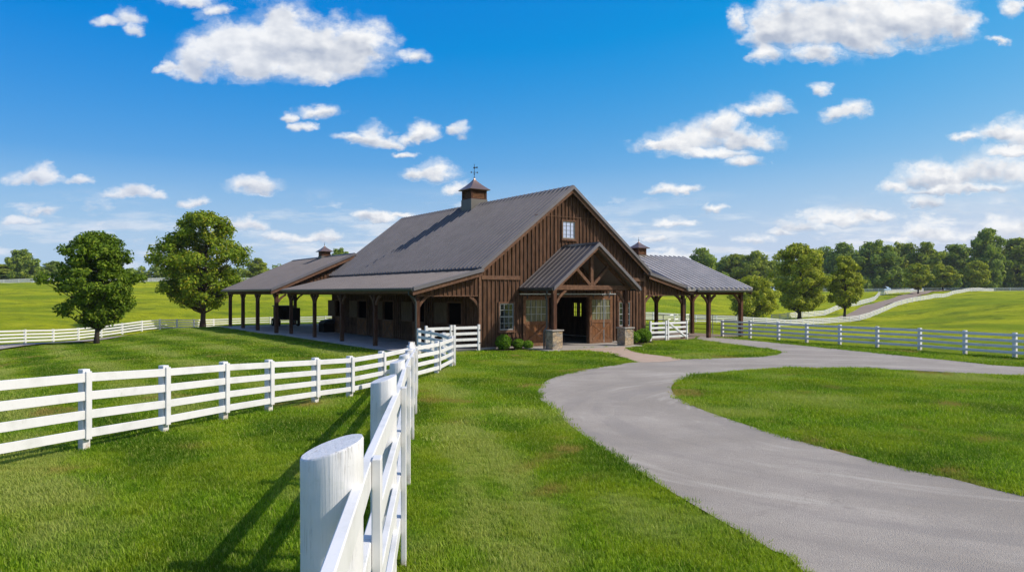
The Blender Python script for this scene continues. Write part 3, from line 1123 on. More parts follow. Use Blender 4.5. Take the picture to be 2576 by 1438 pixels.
def brace(q, p, dirv, z0, z1, run, wd=.11, ht=.13, curve=.06):
    """curved knee brace from the post face (low) out to the beam (high)"""
    p = Vector(p)
    d = Vector(dirv)
    pts_ = []
    for k in range(6):
        s = k / 5
        off = curve * math.sin(math.pi * s)
        a = p + d * (run * s) + Vector((0, 0, z0 + (z1 - z0) * s))
        a += (d * .7 - Vector((0, 0, .7))) * off * .0 + (d * -.7 + Vector((0, 0, .7))) * off
        pts_.append(a)
    sd = d.cross(Vector((0, 0, 1)))
    for a, b in zip(pts_[:-1], pts_[1:]):
        dd = (b - a).normalized() * .012
        q.bar(a - dd, b + dd, wd, ht, Vector((0, 0, 1)) if abs((b - a).normalized().z) < .95 else d)


def timber_post(par, u, v, ztop, dirs, w_=.2, z0=.06, name='post', run=.52, rise=.5, foot=True):
    q = MB()
    q.box(u - w_ / 2, u + w_ / 2, v - w_ / 2, v + w_ / 2, z0, ztop)
    o = q.build(name, M['post'], par, bevel=.012)
    for d in dirs:
        q = MB()
        brace(q, (u + d[0] * w_ / 2, v + d[1] * w_ / 2, 0), (d[0], d[1], 0), ztop - rise, ztop - .03, run)
        q.build('knee_brace', M['trim'], o)
    return o


PT = 2.73
for k, v in enumerate((0.10, 4.84, 9.46, 14.0, 18.6)):
    timber_post(barn, -3.37, v, PT, [(0, 1)] + ([(0, -1)] if k else [(1, 0)]))
timber_post(barn, WID + 3.37, .10, PT, [(-1, 0), (0, 1)])
for v in (5.0, 10.0):
    timber_post(barn, WID + 3.37, v, PT, [(0, -1), (0, 1)])
# brace at the wall side of the gable openings
for u_, d in ((0, -1), (WID, 1)):
    mb = MB()
    brace(mb, (u_ + d * .005, .07, 0), (d, 0, 0), PT - .58, PT - .09, .5)
    mb.build('knee_brace', M['trim'], barn)
mb = MB()
mb.box(-3.47, -3.27, .20, 19.1, PT + .002, 2.99)
mb.build('beam', M['post'], barn)
mb = MB()
mb.box(WID + 3.27, WID + 3.47, .20, 12.1, PT + .002, 2.99)
mb.build('beam', M['post'], barn)


def gutter(par, a, b, nrm):
    """K gutter under an eave; a,b = top inner edge"""
    a, b, n_ = Vector(a), Vector(b), Vector(nrm)
    prof = [(0, 0), (0, -.13), (.08, -.13), (.115, -.06), (.115, 0), (.105, 0), (.105, -.055), (.075, -.12), (.01, -.12), (.01, 0)]
    q = MB()
    k = len(prof)
    P_ = [a + n_ * x_ + Vector((0, 0, z_)) for x_, z_ in prof] + [b + n_ * x_ + Vector((0, 0, z_)) for x_, z_ in prof]
    q.poly(P_, [(i, (i + 1) % k, k + (i + 1) % k, k + i) for i in range(k)] + [tuple(range(k))[:5][::-1], tuple(range(k, k + 5))])
    q.build('gutter', M['gutter'], par)


gutter(barn, (-EU + .01, -OV - .02, EAVE - .02), (-EU + .01, 19.2, EAVE - .02), (-1, 0, 0))
gutter(barn, (WID + EU - .01, -OV - .02, EAVE - .02), (WID + EU - .01, -.7, EAVE - .02), (1, 0, 0))
mb = MB()
for s in (-1, 1):
    u_ = -EU + .03 if s < 0 else WID + EU - .03
    mb = MB()
    mb.box(min(u_, u_ - s * .03), max(u_, u_ - s * .03), -OV + .07, 19.15 if s < 0 else 12.1, EAVE - .25, EAVE - .085)
    mb.build('fascia', M['trim'], barn)
mb = MB()
mb.tube([(-EU - .05, -.05, EAVE - .14), (-EU - .05, -.05, EAVE - .28), (-3.62, -.09, EAVE - .5), (-3.53, -.09, EAVE - .7), (-3.53, -.09, .2), (-3.62, -.2, .08)], .045, 8)
mb.build('downspout', M['gutter'], barn)
mb = MB()
mb.tube([(WID + EU + .04, -.3, EAVE - .14), (WID + EU + .04, -.3, EAVE - .24), (WID + 3.62, -.06, EAVE - .42), (WID + 3.55, .05, EAVE - .6), (WID + 3.55, .05, .1)], .04, 8)
mb.build('downspout', M['gutter'], barn)

# --- stalls along the left wall
for i, (a, b) in enumerate(STALLS):
    f = MB()
    f.box(-.055, -.034, a - .09, a, .08, 2.39)
    f.box(-.055, -.034, b, b + .09, .08, 2.39)
    f.box(-.055, -.034, a, b, 2.30, 2.39)
    d = f.build('stall_opening', M['trim'], barn)
    q = MB()
    q.box(-.075, -.034, a, b, .08, 1.2)
    q.build('half_door', M['door'], d)
    q = MB()
    q.bar((-.085, a + .06, .16), (-.085, b - .06, 1.12), .02, .09, (0, 0, 1))
    q.bar((-.098, a + .06, 1.12), (-.098, b - .06, .16), .02, .09, (0, 0, 1))
    q.box(-.10, -.076, a, b, 1.12, 1.205)
    q.build('cross_brace', M['trim'], d)
    q = MB()
    q.box(-.09, -.045, b + .02, b + 1.38, 1.18, 2.32)
    q.build('shutter', M['shutter'], d)
    q = MB()
    q.box(-.108, -.091, b + .02, b + 1.38, 1.18, 1.26)
    q.build('shutter_rail', M['trim'], d)

# --- entrance porch
PC, PHW, PV, PAP, PEV = 5.345, 2.90, -2.85, 5.35, 3.09
psl = (PAP - PEV) / PHW
for s in (-1, 1):
    mb = MB()
    mb.ribbed((PC + s * PHW, PV, PEV), (PC + s * PHW, -.036, PEV), (PC + s * .001, PV, PAP), (PC + s * .001, -.036, PAP), t=.08, sp=.40)
    mb.build('porch_roof', M['roof_porch'], barn)
    rake(barn, (PC + s * PHW, PEV), (PC, PAP), PV + .06, .2)
    trimstrip(barn, (PC + s * PHW, PEV), (PC, PAP), PV - .003)
mb = MB()
for s in (-1, 1):
    mb.slab((PC + s * .16, PV - .03, PAP - .16 * psl + .055), (PC + s * .16, -.04, PAP - .16 * psl + .055), (PC, -.04, PAP + .06), (PC, PV - .03, PAP + .06), .015)
mb.build('porch_ridge_cap', M['gutter'], barn)
gutter(barn, (PC - PHW + .01, PV - .02, PEV - .02), (PC - PHW + .01, -.05, PEV - .02), (-1, 0, 0))
gutter(barn, (PC + PHW - .01, PV - .02, PEV - .02), (PC + PHW - .01, -.05, PEV - .02), (1, 0, 0))
PL, PRr, PVV = 2.93, 7.74, -2.27
for u_ in (PL, PRr):
    s = 1 if u_ == PL else -1
    o = timber_post(barn, u_, PVV, 2.98, [(s, 0)], .22, 1.02, 'porch_post', .62, .66)
mb = MB()
mb.box(PL - .2, PRr + .2, PVV - .10, PVV + .10, 2.98, 3.22)
mb.build('tie_beam', M['trim'], barn, bevel=.01)
mb = MB()
mb.box(PC - .09, PC + .09, PVV - .085, PVV + .085, 3.222, PAP - .3)
mb.build('king_post', M['trim'], barn)
for s in (-1, 1):
    mb = MB()
    mb.bar((PC + s * .12, PVV, 3.26), (PC + s * 1.12, PVV, 4.16), .15, .15)
    mb.build('truss_strut', M['trim'], barn)
    mb = MB()
    mb.bar((PC + s * 2.72, PVV, 3.02), (PC + s * .05, PVV, PAP - .27), .14, .16)
    mb.build('rafter', M['trim'], barn)
    mb = MB()
    mb.bar((PC + s * 2.45, -.04, 3.06), (PC + s * 2.45, PVV + .11, 3.06), .16, .18)
    mb.build('porch_plate', M['post'], barn)
for u_ in (PL, PRr):
    mb = MB()
    mb.box(u_ - .32, u_ + .32, PVV - .30, PVV + .30, .0, .96)
    o = mb.build('stone_pier', M['stone'], barn, bevel=.02)
    mb = MB()
    mb.box(u_ - .37, u_ + .37, PVV - .35, PVV + .35, .962, 1.018)
    mb.build('pier_cap', M['cap'], o, bevel=.01)
mb = MB()
u_ = PC - PHW - .04
mb.tube([(u_, PV + .45, PEV - .14), (u_, PV + .45, PEV - .26), (2.60, PVV + .22, PEV - .45), (2.64, PVV + .2, PEV - .65), (2.64, PVV + .2, 1.15), (2.50, PVV + .24, .95), (2.50, PVV + .24, .1)], .045, 8)
mb.build('downspout', M['gutter'], barn)
mb = MB()
u_ = PC + PHW + .04
mb.tube([(u_, -.5, PEV - .13), (u_, -.5, PEV - .25), (u_ - .12, -.12, PEV - .4), (u_ - .12, -.09, PEV - .6), (u_ - .12, -.09, .1)], .04, 8)
mb.build('downspout', M['steel'], barn)
mb = MB()
mb.box(2.2, 8.5, -2.75, -.03, .0, .05)
mb.build('porch_slab', M['cap'], barn)


# --- cupolas
def cupola(par, u, v, zr, slope, half, zbody, ztop, zapex, skirt, vane=None, axis='v'):
    """louvred cupola straddling a ridge"""
    zlow = zr - half * slope - .05
    q = MB()
    q.box(u - half - .03, u + half + .03, v - half - .03, v + half + .03, zlow, skirt)
    c = q.build('cupola', M['flash'], par)
    q = MB()
    for a in (-1, 1):
        for b in (-1, 1):
            q.box(*sorted((u + a * half, u + a * (half - .12))), *sorted((v + b * half, v + b * (half - .12))), skirt + .001, ztop)
    for b in (-1, 1):
        q.box(u - half + .12, u + half - .12, *sorted((v + b * (half - .005), v + b * (half - .1))), skirt + .001, skirt + .08)
        q.box(u - half + .12, u + half - .12, *sorted((v + b * (half - .005), v + b * (half - .1))), ztop - .09, ztop)
        q.box(*sorted((u + b * (half - .005), u + b * (half - .1))), v - half + .12, v + half - .12, skirt + .001, skirt + .08)
        q.box(*sorted((u + b * (half - .005), u + b * (half - .1))), v - half + .12, v + half - .12, ztop - .09, ztop)
    q.build('cupola_frame', M['post'], c)
    q = MB()
    n = max(5, int((ztop - skirt - .17) / .075))
    for k in range(n):
        z = skirt + .09 + (ztop - skirt - .2) * k / n
        for b in (-1, 1):
            q.hexa([(u - half + .11, v + b * (half - .03), z), (u + half - .11, v + b * (half - .03), z), (u + half - .11, v + b * (half - .09), z + .05), (u - half + .11, v + b * (half - .09), z + .05),
                    (u - half + .11, v + b * (half - .03), z + .015), (u + half - .11, v + b * (half - .03), z + .015), (u + half - .11, v + b * (half - .09), z + .065), (u - half + .11, v + b * (half - .09), z + .065)])
            q.hexa([(u + b * (half - .03), v - half + .11, z), (u + b * (half - .03), v + half - .11, z), (u + b * (half - .09), v + half - .11, z + .05), (u + b * (half - .09), v - half + .11, z + .05),
                    (u + b * (half - .03), v - half + .11, z + .015), (u + b * (half - .03), v + half - .11, z + .015), (u + b * (half - .09), v + half - .11, z + .065), (u + b * (half - .09), v - half + .11, z + .065)])
    q.build('louver', M['louver'], c)
    q = MB()
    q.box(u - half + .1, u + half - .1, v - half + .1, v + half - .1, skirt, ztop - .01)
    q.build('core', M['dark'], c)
    q = MB()   # flared pyramid roof
    eh = half + .16
    N = 7
    ring = []
    for k in range(N + 1):
        s = k / N
        r = eh * ((1 - s) ** 1.35) + .012
        ring.append((r, ztop + .035 + (zapex - ztop - .035) * s))
    vs = []
    vs += [(u + a * eh, v + b * eh, ztop) for a, b in ((-1, -1), (1, -1), (1, 1), (-1, 1))]
    for r, z in ring:
        vs += [(u + a * r, v + b * r, z) for a, b in ((-1, -1), (1, -1), (1, 1), (-1, 1))]
    fs = [(3, 2, 1, 0)]
    for k in range(N + 1):
        for j in range(4):
            j2 = (j + 1) % 4
            fs.append((k * 4 + j, k * 4 + j2, k * 4 + 4 + j2, k * 4 + 4 + j))
    fs.append(tuple((N + 1) * 4 + j for j in range(4)))
    q.poly(vs, fs)
    q.build('cupola_roof', M['copper'], c)
    q = MB()
    if vane:
        q.tube([(u, v, zapex - .03), (u, v, zapex + .9)], .016, 6)
        for z, r in ((zapex + .02, .05), (zapex + .24, .045), (zapex + .66, .07)):
            q.tube([(u, v, z - r), (u, v, z - r * .6), (u, v, z), (u, v, z + r * .6), (u, v, z + r)], [.004, r * .8, r, r * .8, .004], 8)
        zz_ = zapex + .36
        ca, sa = math.cos(-BA + .25), math.sin(-BA + .25)
        q.bar((u - .2 * ca, v - .2 * sa, zz_), (u + .22 * ca, v + .22 * sa, zz_), .018, .018)
        q.bar((u + .2 * sa, v - .2 * ca, zz_), (u - .2 * sa, v + .2 * ca, zz_), .016, .016)
        for s in (-1, 1):
            q.bar((u + s * .2 * ca, v + s * .2 * sa, zz_ - .05), (u + s * .2 * ca, v + s * .2 * sa, zz_ + .05), .03, .06, (1, 0, 0))
        # arrow head and tail
        zt = zapex + .68
        q.poly([(u + .04 * ca, v + .04 * sa, zt - .012), (u + .22 * ca, v + .22 * sa, zt - .05), (u + .22 * ca, v + .22 * sa, zt + .07), (u + .04 * ca, v + .04 * sa, zt + .012),
                (u + .04 * ca - .012 * sa, v + .04 * sa + .012 * ca, zt - .012), (u + .22 * ca - .012 * sa, v + .22 * sa + .012 * ca, zt - .05), (u + .22 * ca - .012 * sa, v + .22 * sa + .012 * ca, zt + .07), (u + .04 * ca - .012 * sa, v + .04 * sa + .012 * ca, zt + .012)],
               [(0, 1, 2, 3), (7, 6, 5, 4), (0, 4, 5, 1), (1, 5, 6, 2), (2, 6, 7, 3), (3, 7, 4, 0)])
        q.build('weathervane', M['iron'], c)
    else:
        q.tube([(u, v, zapex - .03), (u, v, zapex + .05), (u, v, zapex + .09), (u, v, zapex + .13), (u, v, zapex + .3)], [.02, .015, .04, .012, .006], 6)
        q.build('finial', M['iron'], c)
    return c


cupola(barn, WID / 2, 9.66, APEX, MSL, .59, 8.9, 9.46, 10.30, 8.86, vane=True)

# --- rear pavilion
rear = thing('rear_pavilion', 'open brown timber pavilion with low metal roof behind the barn, at its left end', 'pavilion', (OX, OY, 0), BA)
RU, RRD, RZE, RZR, RV0, RV1 = -4.42, 1.6, 3.10, 5.72, 19.62, 33.4
mb = MB()
mb.ribbed((RU, RV0, RZE), (RU, RV1, RZE), (RRD, RV0, RZR), (RRD, RV1, RZR), t=.09, sp=.34, rh=.028)
mb.build('roof', M['roof_low'], rear)
mb = MB()
mb.ribbed((2 * RRD - RU, RV0, RZE), (2 * RRD - RU, RV1, RZE), (RRD + .002, RV0, RZR), (RRD + .002, RV1, RZR), t=.09, sp=.34, rh=.028)
mb.build('roof', M['roof_low'], rear)
mb = MB()
rs = (RZR - RZE) / (RRD - RU)
for s in (-1, 1):
    mb.slab((RRD + s * .16, RV0 - .02, RZR - .16 * rs + .05), (RRD + s * .16, RV1 + .02, RZR - .16 * rs + .05), (RRD, RV1 + .02, RZR + .055), (RRD, RV0 - .02, RZR + .055), .015)
mb.build('ridge_cap', M['gutter'], rear)
rake(rear, (RU, RZE), (RRD, RZR), RV0 + .05, .26)
trimstrip(rear, (RU, RZE), (RRD, RZR), RV0 - .003)
mb = MB()
boards(mb, 'u', RV0 + .45, 0, RU + .5, RRD, 2.76, lambda a: RZE - .12 + (a - RU) * rs, [], 21)
boards(mb, 'u', RV0 + .45, 0, RRD + .001, 2 * RRD - RU - .5, 2.76, lambda a: RZE - .12 + (2 * RRD - RU - a) * rs, [], 22)
mb.build('gable_panel', M['siding'], rear)
gutter(rear, (RU + .01, RV0, RZE - .02), (RU + .01, RV1, RZE - .02), (-1, 0, 0))
mb = MB()
mb.box(-4.0, -3.78, RV0 + .2, RV1 - .1, 2.73, 3.08)
mb.build('beam', M['post'], rear)
mb = MB()
mb.box(2 * RRD + 3.8, 2 * RRD + 4.0, RV0 + .2, RV1 - .1, 2.73, 3.08)
mb.box(-3.77, 2 * RRD + 3.79, RV1 - .5, RV1 - .3, 2.75, 2.99)
mb.build('beam', M['post'], rear)
for k, v in enumerate((20.2, 24.8, 28.9, 32.9)):
    timber_post(rear, -3.88, v, 2.73, ([(0, 1)] if k < 3 else []) + ([(0, -1)] if k else [(1, 0)]), .24)
for k, v in enumerate((24.8, 28.9, 32.9)):
    timber_post(rear, 2 * RRD + 3.88, v, 2.73, [(0, -1)], .24)
timber_post(rear, 1.6, 32.9, 2.73, [(1, 0), (-1, 0)], .24)
cupola(rear, RRD, 25.7, RZR, rs, .36, 5.9, 6.12, 6.62, 5.78)

# --- right pavilion
east = thing('side_pavilion', 'open brown timber pavilion with bright ribbed metal roof attached to right of the barn', 'pavilion', (OX, OY, 0), BA)
EV0, EVR, EZE, EZR, EUA, EUB = -.55, 5.36, 3.03, 5.34, 11.62, 20.62
es = (EZR - EZE) / (EVR - EV0)
mb = MB()
mb.ribbed((14.6, EV0, EZE), (EUB, EV0, EZE), (14.6, EVR, EZR), (EUB, EVR, EZR), t=.09, sp=.46, rh=.15, rw=.20)
mb.build('roof', M['glint_roof'], east)
mb = MB()
mb.ribbed((EUA, 2 * EVR - EV0, EZE), (EUB, 2 * EVR - EV0, EZE), (EUA, EVR + .002, EZR), (EUB, EVR + .002, EZR), t=.09, sp=.40)
mb.build('roof', M['roof'], east)
mb = MB()
mb.ribbed((EUA, EV0 + 3.2, EZE + 3.2 * es), (14.58, EV0 + 3.2, EZE + 3.2 * es), (EUA, EVR, EZR), (14.58, EVR, EZR), t=.09, sp=.40)
mb.build('roof', M['roof'], east)
mb = MB()
for s in (-1, 1):
    mb.slab((14.6, EVR + s * .16, EZR - .16 * es + .06), (EUB + .02, EVR + s * .16, EZR - .16 * es + .06), (EUB + .02, EVR, EZR + .065), (14.6, EVR, EZR + .065), .015)
mb.build('ridge_cap', M['gutter'], east)
mb = MB()
for a, b in (((EV0, EZE), (EVR, EZR)), ((2 * EVR - EV0, EZE), (EVR, EZR))):
    mb.hexa([(EUB - .05, a[0], a[1] - .3), (EUB - .01, a[0], a[1] - .3), (EUB - .01, b[0], b[1] - .3), (EUB - .05, b[0], b[1] - .3),
             (EUB - .05, a[0], a[1] - .1), (EUB - .01, a[0], a[1] - .1), (EUB - .01, b[0], b[1] - .1), (EUB - .05, b[0], b[1] - .1)])
mb.build('barge_board', M['trim'], east)
gutter(east, (15.35, EV0 + .01, EZE - .02), (EUB, EV0 + .01, EZE - .02), (0, -1, 0))
mb = MB()
mb.box(15.1, EUB - .25, -.10, .10, 2.72, 2.96)
mb.build('beam', M['post'], east)
mb = MB()
mb.box(15.1, EUB - .25, 3.9, 4.1, 2.76, 2.98)
mb.box(15.1, EUB - .25, 10.7, 10.9, 2.74, 2.98)
mb.box(EUB - .45, EUB - .26, .11, 10.69, 2.73, 2.95)
mb.build('beam', M['post'], east)
timber_post(east, 17.05, 0, 2.72, [(-1, 0), (1, 0)], .22, 0)
timber_post(east, 20.2, 0, 2.72, [(-1, 0)], .24, 0)
timber_post(east, 16.55, 4.0, 2.76, [(-1, 0), (1, 0)], .2, 0)
timber_post(east, 20.1, 4.0, 2.76, [(-1, 0), (1, 0)], .22, 0)
timber_post(east, 20.2, 10.8, 2.74, [(-1, 0)], .22, 0)
timber_post(east, 16.6, 10.8, 2.74, [(-1, 0), (1, 0)], .22, 0)
cupola(east, 16.26, EVR, EZR, es, .37, 5.4, 5.87, 6.36, 5.42)

# porch floors (setting)
mbf = MB()
fl = [bl(-4.05, -.15), bl(-.02, -.15), bl(-.02, 19.95), bl(7.4, 19.95), bl(7.4, 33.3), bl(-4.55, 33.3), bl(-4.55, 19.6), bl(-4.05, 19.2)]
mbf.poly([(*q, .0) for q in fl] + [(*q, .06) for q in fl], [tuple(range(8, 16))] + [(i, (i + 1) % 8, 8 + (i + 1) % 8, 8 + i) for i in range(8)])
tag(mbf.build('porch_floor', M['gravel']), kind='structure')
sheet('pavilion_floor', [bl(11.6, -.1), bl(20.7, -.1), bl(20.7, 11.0), bl(11.6, 11.0)], .016, M['dirt'])
BED1 = smooth_line([bl(.35, -.02), bl(.2, -.7), bl(1.0, -1.25), bl(2.0, -1.3), bl(2.55, -1.9), bl(2.6, -.05)], 5, True)
BED2 = smooth_line([bl(8.1, -.05), bl(8.2, -1.9), bl(9.4, -1.9), bl(10.6, -1.5), bl(11.5, -.75), bl(11.6, -.05)], 5, True)
sheet('mulch_bed', [tuple(q) for q in BED1], .02, M['mulch'])
sheet('mulch_bed', [tuple(q) for q in BED2], .02, M['mulch'])


# ------------------------------------------------------------------ fences
def up_at(pts_, H):
    return [(x, y, gz(x, y), H) for x, y in pts_]


RAILF = (.045, .27, .50, .73)
RAILH = .108


def near_fence(name, label, P, group=None, side=1, gate_at=None, board=True):
    """P = list of (x,y,z,H). posts behind, four rails in front, trim boards over the joints. side=+1: rails on the right of the direction of travel"""
    t0 = thing(name, label, 'fence', (P[0][0], P[0][1], P[0][2]), 0, group)
    n = len(P)
    dirs = []
    for i in range(n):
        a, b = P[max(i - 1, 0)], P[min(i + 1, n - 1)]
        d = Vector((b[0] - a[0], b[1] - a[1], 0)).normalized()
        dirs.append(d)
    rp = []
    for i, (x, y, z, H) in enumerate(P):
        d = dirs[i]
        nr = Vector((d.y, -d.x, 0)) * side
        ps = .14 if board else .15
        c = Vector((x, y, z))
        q = MB()
        o_ = [c - nr * (ps * .5 + .02) + d * (a * ps / 2) + nr * (b * ps / 2) for a, b in ((-1, -1), (1, -1), (1, 1), (-1, 1))]
        q.hexa([p_ - Vector((0, 0, .1)) for p_ in o_] + [p_ + Vector((0, 0, H)) for p_ in o_])
        po = q.build('post', M['white'], t0, world=True, bevel=.008)
        if board:
            q = MB()
            e = .055
            o_ = [c + nr * .028 + d * (a * e) + nr * (b * .022) for a, b in ((-1, -1), (1, -1), (1, 1), (-1, 1))]
            zlo, zhi_ = H * (1 - RAILF[3] - RAILH) - .03, H * .975
            q.hexa([p_ + Vector((0, 0, zlo)) for p_ in o_] + [p_ + Vector((0, 0, zhi_)) for p_ in o_])
            b_ = q.build('trim_board', M['white'], t0, world=True, bevel=.005)
        rp.append(c)
    for i in range(n - 1):
        H0, H1 = P[i][3], P[i + 1][3]
        for k in range(4):
            q = MB()
            a = rp[i] + Vector((0, 0, H0 * (1 - RAILF[k])))
            b = rp[i + 1] + Vector((0, 0, H1 * (1 - RAILF[k])))
            q.rail(a, b, .04, RAILH * (H0 + H1) / 2)
            q.build('rail', M['white'], t0, world=True, bevel=.004)
    return t0


LP = [(-9.6, 8.2, 0, 1.52), (-8.95, 9.9, 0, 1.5), (-8.25, 11.45, 0, 1.48)]
for (ux, uy), H in zip(((220, 1133), (420, 1092), (570, 1058), (683, 1035), (799, 1014), (886, 1000), (966, 981), (1037, 962), (1105, 942), (1140, 922)),
                       (1.45, 1.37, 1.30, 1.23, 1.16, 1.12, 1.13, 1.17, 1.16, 1.16)):
    x, y = gp(ux, uy)
    LP.append((x, y, 0, H))
near_fence('paddock_fence', 'white four-rail fence sweeping from the left edge to a tight bend before the barn', LP)
BP = [LP[-1], (-2.95, 30.5, 0, 1.16), (-3.62, 32.2, 0, 1.18), (-4.35, 33.3, 0, 1.2)]
near_fence('return_fence', 'short shaded white fence running back from the bend to the barn corner post', [(BP[0][0] - .1, BP[0][1] + .25, 0, 1.16)] + BP[1:], side=-1, board=False)

# near fence of round posts seen from above
NP = [(-.20, -1.0, 1.9), (-.43, .9, 1.89), (-.815, 4.08, 1.87), (-1.167, 7.45, 1.83), (-1.565, 10.6, 1.73), (-1.93, 13.7, 1.60), (-2.28, 16.8, 1.45), (-2.66, 19.9, 1.30), (-3.08, 22.6, 1.19)]
nf = thing('log_post_fence', 'white fence of thick round posts running straight away from the camera', 'fence', (NP[2][0], NP[2][1], 0))
prev = None
for i, (x, y, ht) in enumerate(NP):
    a, b = NP[max(i - 1, 0)], NP[min(i + 1, len(NP) - 1)]
    d = Vector((b[0] - a[0], b[1] - a[1], 0)).normalized()
    nr = Vector((d.y, -d.x, 0))
    c = Vector((x, y, 0))
    q = MB()
    o_ = [c + nr * (.028 + .028) + d * (sx * .055) + nr * (sy * .027) for sx, sy in ((-1, -1), (1, -1), (1, 1), (-1, 1))]
    q.hexa([p_ + Vector((0, 0, .02)) for p_ in o_] + [p_ + Vector((0, 0, ht + .012)) for p_ in o_])
    q.build('trim_board', M['white'], nf, world=True, bevel=.006)
    if i < len(NP) - 1:
        x2, y2, h2 = NP[i + 1]
        for k in range(4):
            q = MB()
            zf = 1 - (0, .24, .48, .72)[k]
            q.rail((x, y, ht * zf), (x2, y2, h2 * zf), .055, .155)
            q.build('rail', M['white'], nf, world=True, bevel=.006)
for (yd, dia, ztop, tilt) in ((3.55, .302, 2.055, .30), (7.0, .25, 1.98, .30), (10.3, .215, 1.84, .25), (13.35, .195, 1.68, .2), (16.5, .19, 1.53, .2), (19.6, .18, 1.38, .15)):
    j = max(k for k in range(len(NP)) if NP[k][1] <= yd)
    a, b = NP[j], NP[j + 1]
    s = (yd - a[1]) / (b[1] - a[1])
    x = a[0] + (b[0] - a[0]) * s + (.024 if yd < 5 else .008) - dia / 2
    q = MB()
    n = 28
    rg = random.Random(int(yd * 10))
    ph = [rg.uniform(0, 6.28) for _ in range(3)]
    levels = [-.1, .3, .7, 1.1, 1.5, ztop - .12, ztop - .012, ztop]
    for li, zl in enumerate(levels):
        for k in range(n):
            th_ = 2 * math.pi * k / n
            r = dia / 2 * (1 + .012 * math.sin(3 * th_ + ph[0]) + .008 * math.sin(7 * th_ + ph[1]) + .01 * math.sin(zl * 4 + ph[2]))
            if li == len(levels) - 1:
                r *= .965
            dx_, dy_ = r * math.cos(th_), r * math.sin(th_)
            z = zl if li < 5 else zl + tilt * dx_ + .10 * dy_
            q.v.append((x + dx_, yd + dy_, z))
    for li in range(len(levels) - 1):
        for k in range(n):
            k2 = (k + 1) % n
            q.f.append((li * n + k, li * n + k2, (li + 1) * n + k2, (li + 1) * n + k))
    top = (len(levels) - 1) * n
    q.f.append(tuple(top + k for k in range(n)))
    o = q.build('round_post', M['log'], nf, world=True)
    for f in o.data.polygons:
        f.use_smooth = len(f.vertices) == 4


# right fence along the drive
RP = []
for ux, uy in ((1815, 847.4), (1884.4, 851), (1955.5, 856), (2026.4, 861.5), (2109.7, 867.5), (2204, 874), (2310.6, 881), (2424, 890.8), (2550, 900)):
    x, y = gp(ux, uy)
    RP.append((x, y, 0, 1.10))
d = Vector((RP[-1][0] - RP[-2][0], RP[-1][1] - RP[-2][1]))
for k in range(1, 5):
    RP.append((RP[8][0] + d.x * k, RP[8][1] + d.y * k, 0, 1.10))
near_fence('drive_fence', 'white four-rail fence along the far side of the driveway, shaded toward the camera', RP, side=1, board=False)
# steel gate stop at its third post
gx, gy = gp(1962, 856)


# gates
def white_gate(name, label, p0, p1, H, diag, group=None, split=None):
    g = thing(name, label, 'gate', (p0[0], p0[1], 0), 0, group)
    a, b = Vector((*p0, 0)), Vector((*p1, 0))
    d = (b - a).normalized()
    nr = Vector((d.y, -d.x, 0))
    for e, c in enumerate((a, b)):
        q = MB()
        o_ = [c + d * (s1 * .06) + nr * (s2 * .05) for s1, s2 in ((-1, -1), (1, -1), (1, 1), (-1, 1))]
        q.hexa([p_ + Vector((0, 0, .02)) for p_ in o_] + [p_ + Vector((0, 0, H + .03)) for p_ in o_])
        q.build('stile', M['white'], g, world=True, bevel=.006)
    for k in range(4):
        q = MB()
        z = H * (1 - RAILF[k])
        q.rail(a + d * .062 + Vector((0, 0, z)), b - d * .062 + Vector((0, 0, z)), .04, .13)
        q.build('rail', M['white'], g, world=True, bevel=.004)
    if diag:
        q = MB()
        q.bar(a + d * .1 + nr * .038 + Vector((0, 0, H * .90)), b - d * .1 + nr * .038 + Vector((0, 0, H * .16)), .03, .10)
        q.build('diagonal_brace', M['white'], g, world=True, bevel=.004)
    q = MB()
    for z in (H * .3, H * .8):
        q.bar(b + nr * .055 + d * .0 + Vector((0, 0, z)), b + nr * .055 + d * .12 + Vector((0, 0, z)), .02, .05)
    q.build('hinge', M['iron'], g, world=True)
    return g


white_gate('fence_panel', 'white rail panel under left lean-to end, beside the corner post', bl(-3.12, -.32), bl(-1.78, -.32), 1.26, False)['category'] = 'fence panel'
white_gate('gate', 'white four-rail gate closing the left lean-to against the barn wall', bl(-1.60, -.32), bl(-.22, -.32), 1.26, False)
white_gate('fence_panel', 'white rail panel beside right barn corner, behind the shrubs', bl(11.62, -.30), bl(12.9, -.30), 1.16, False)['category'] = 'fence panel'
white_gate('gate', 'white gate with a diagonal brace beside the right corner post', bl(13.08, -.30), bl(14.72, -.30), 1.16, True)


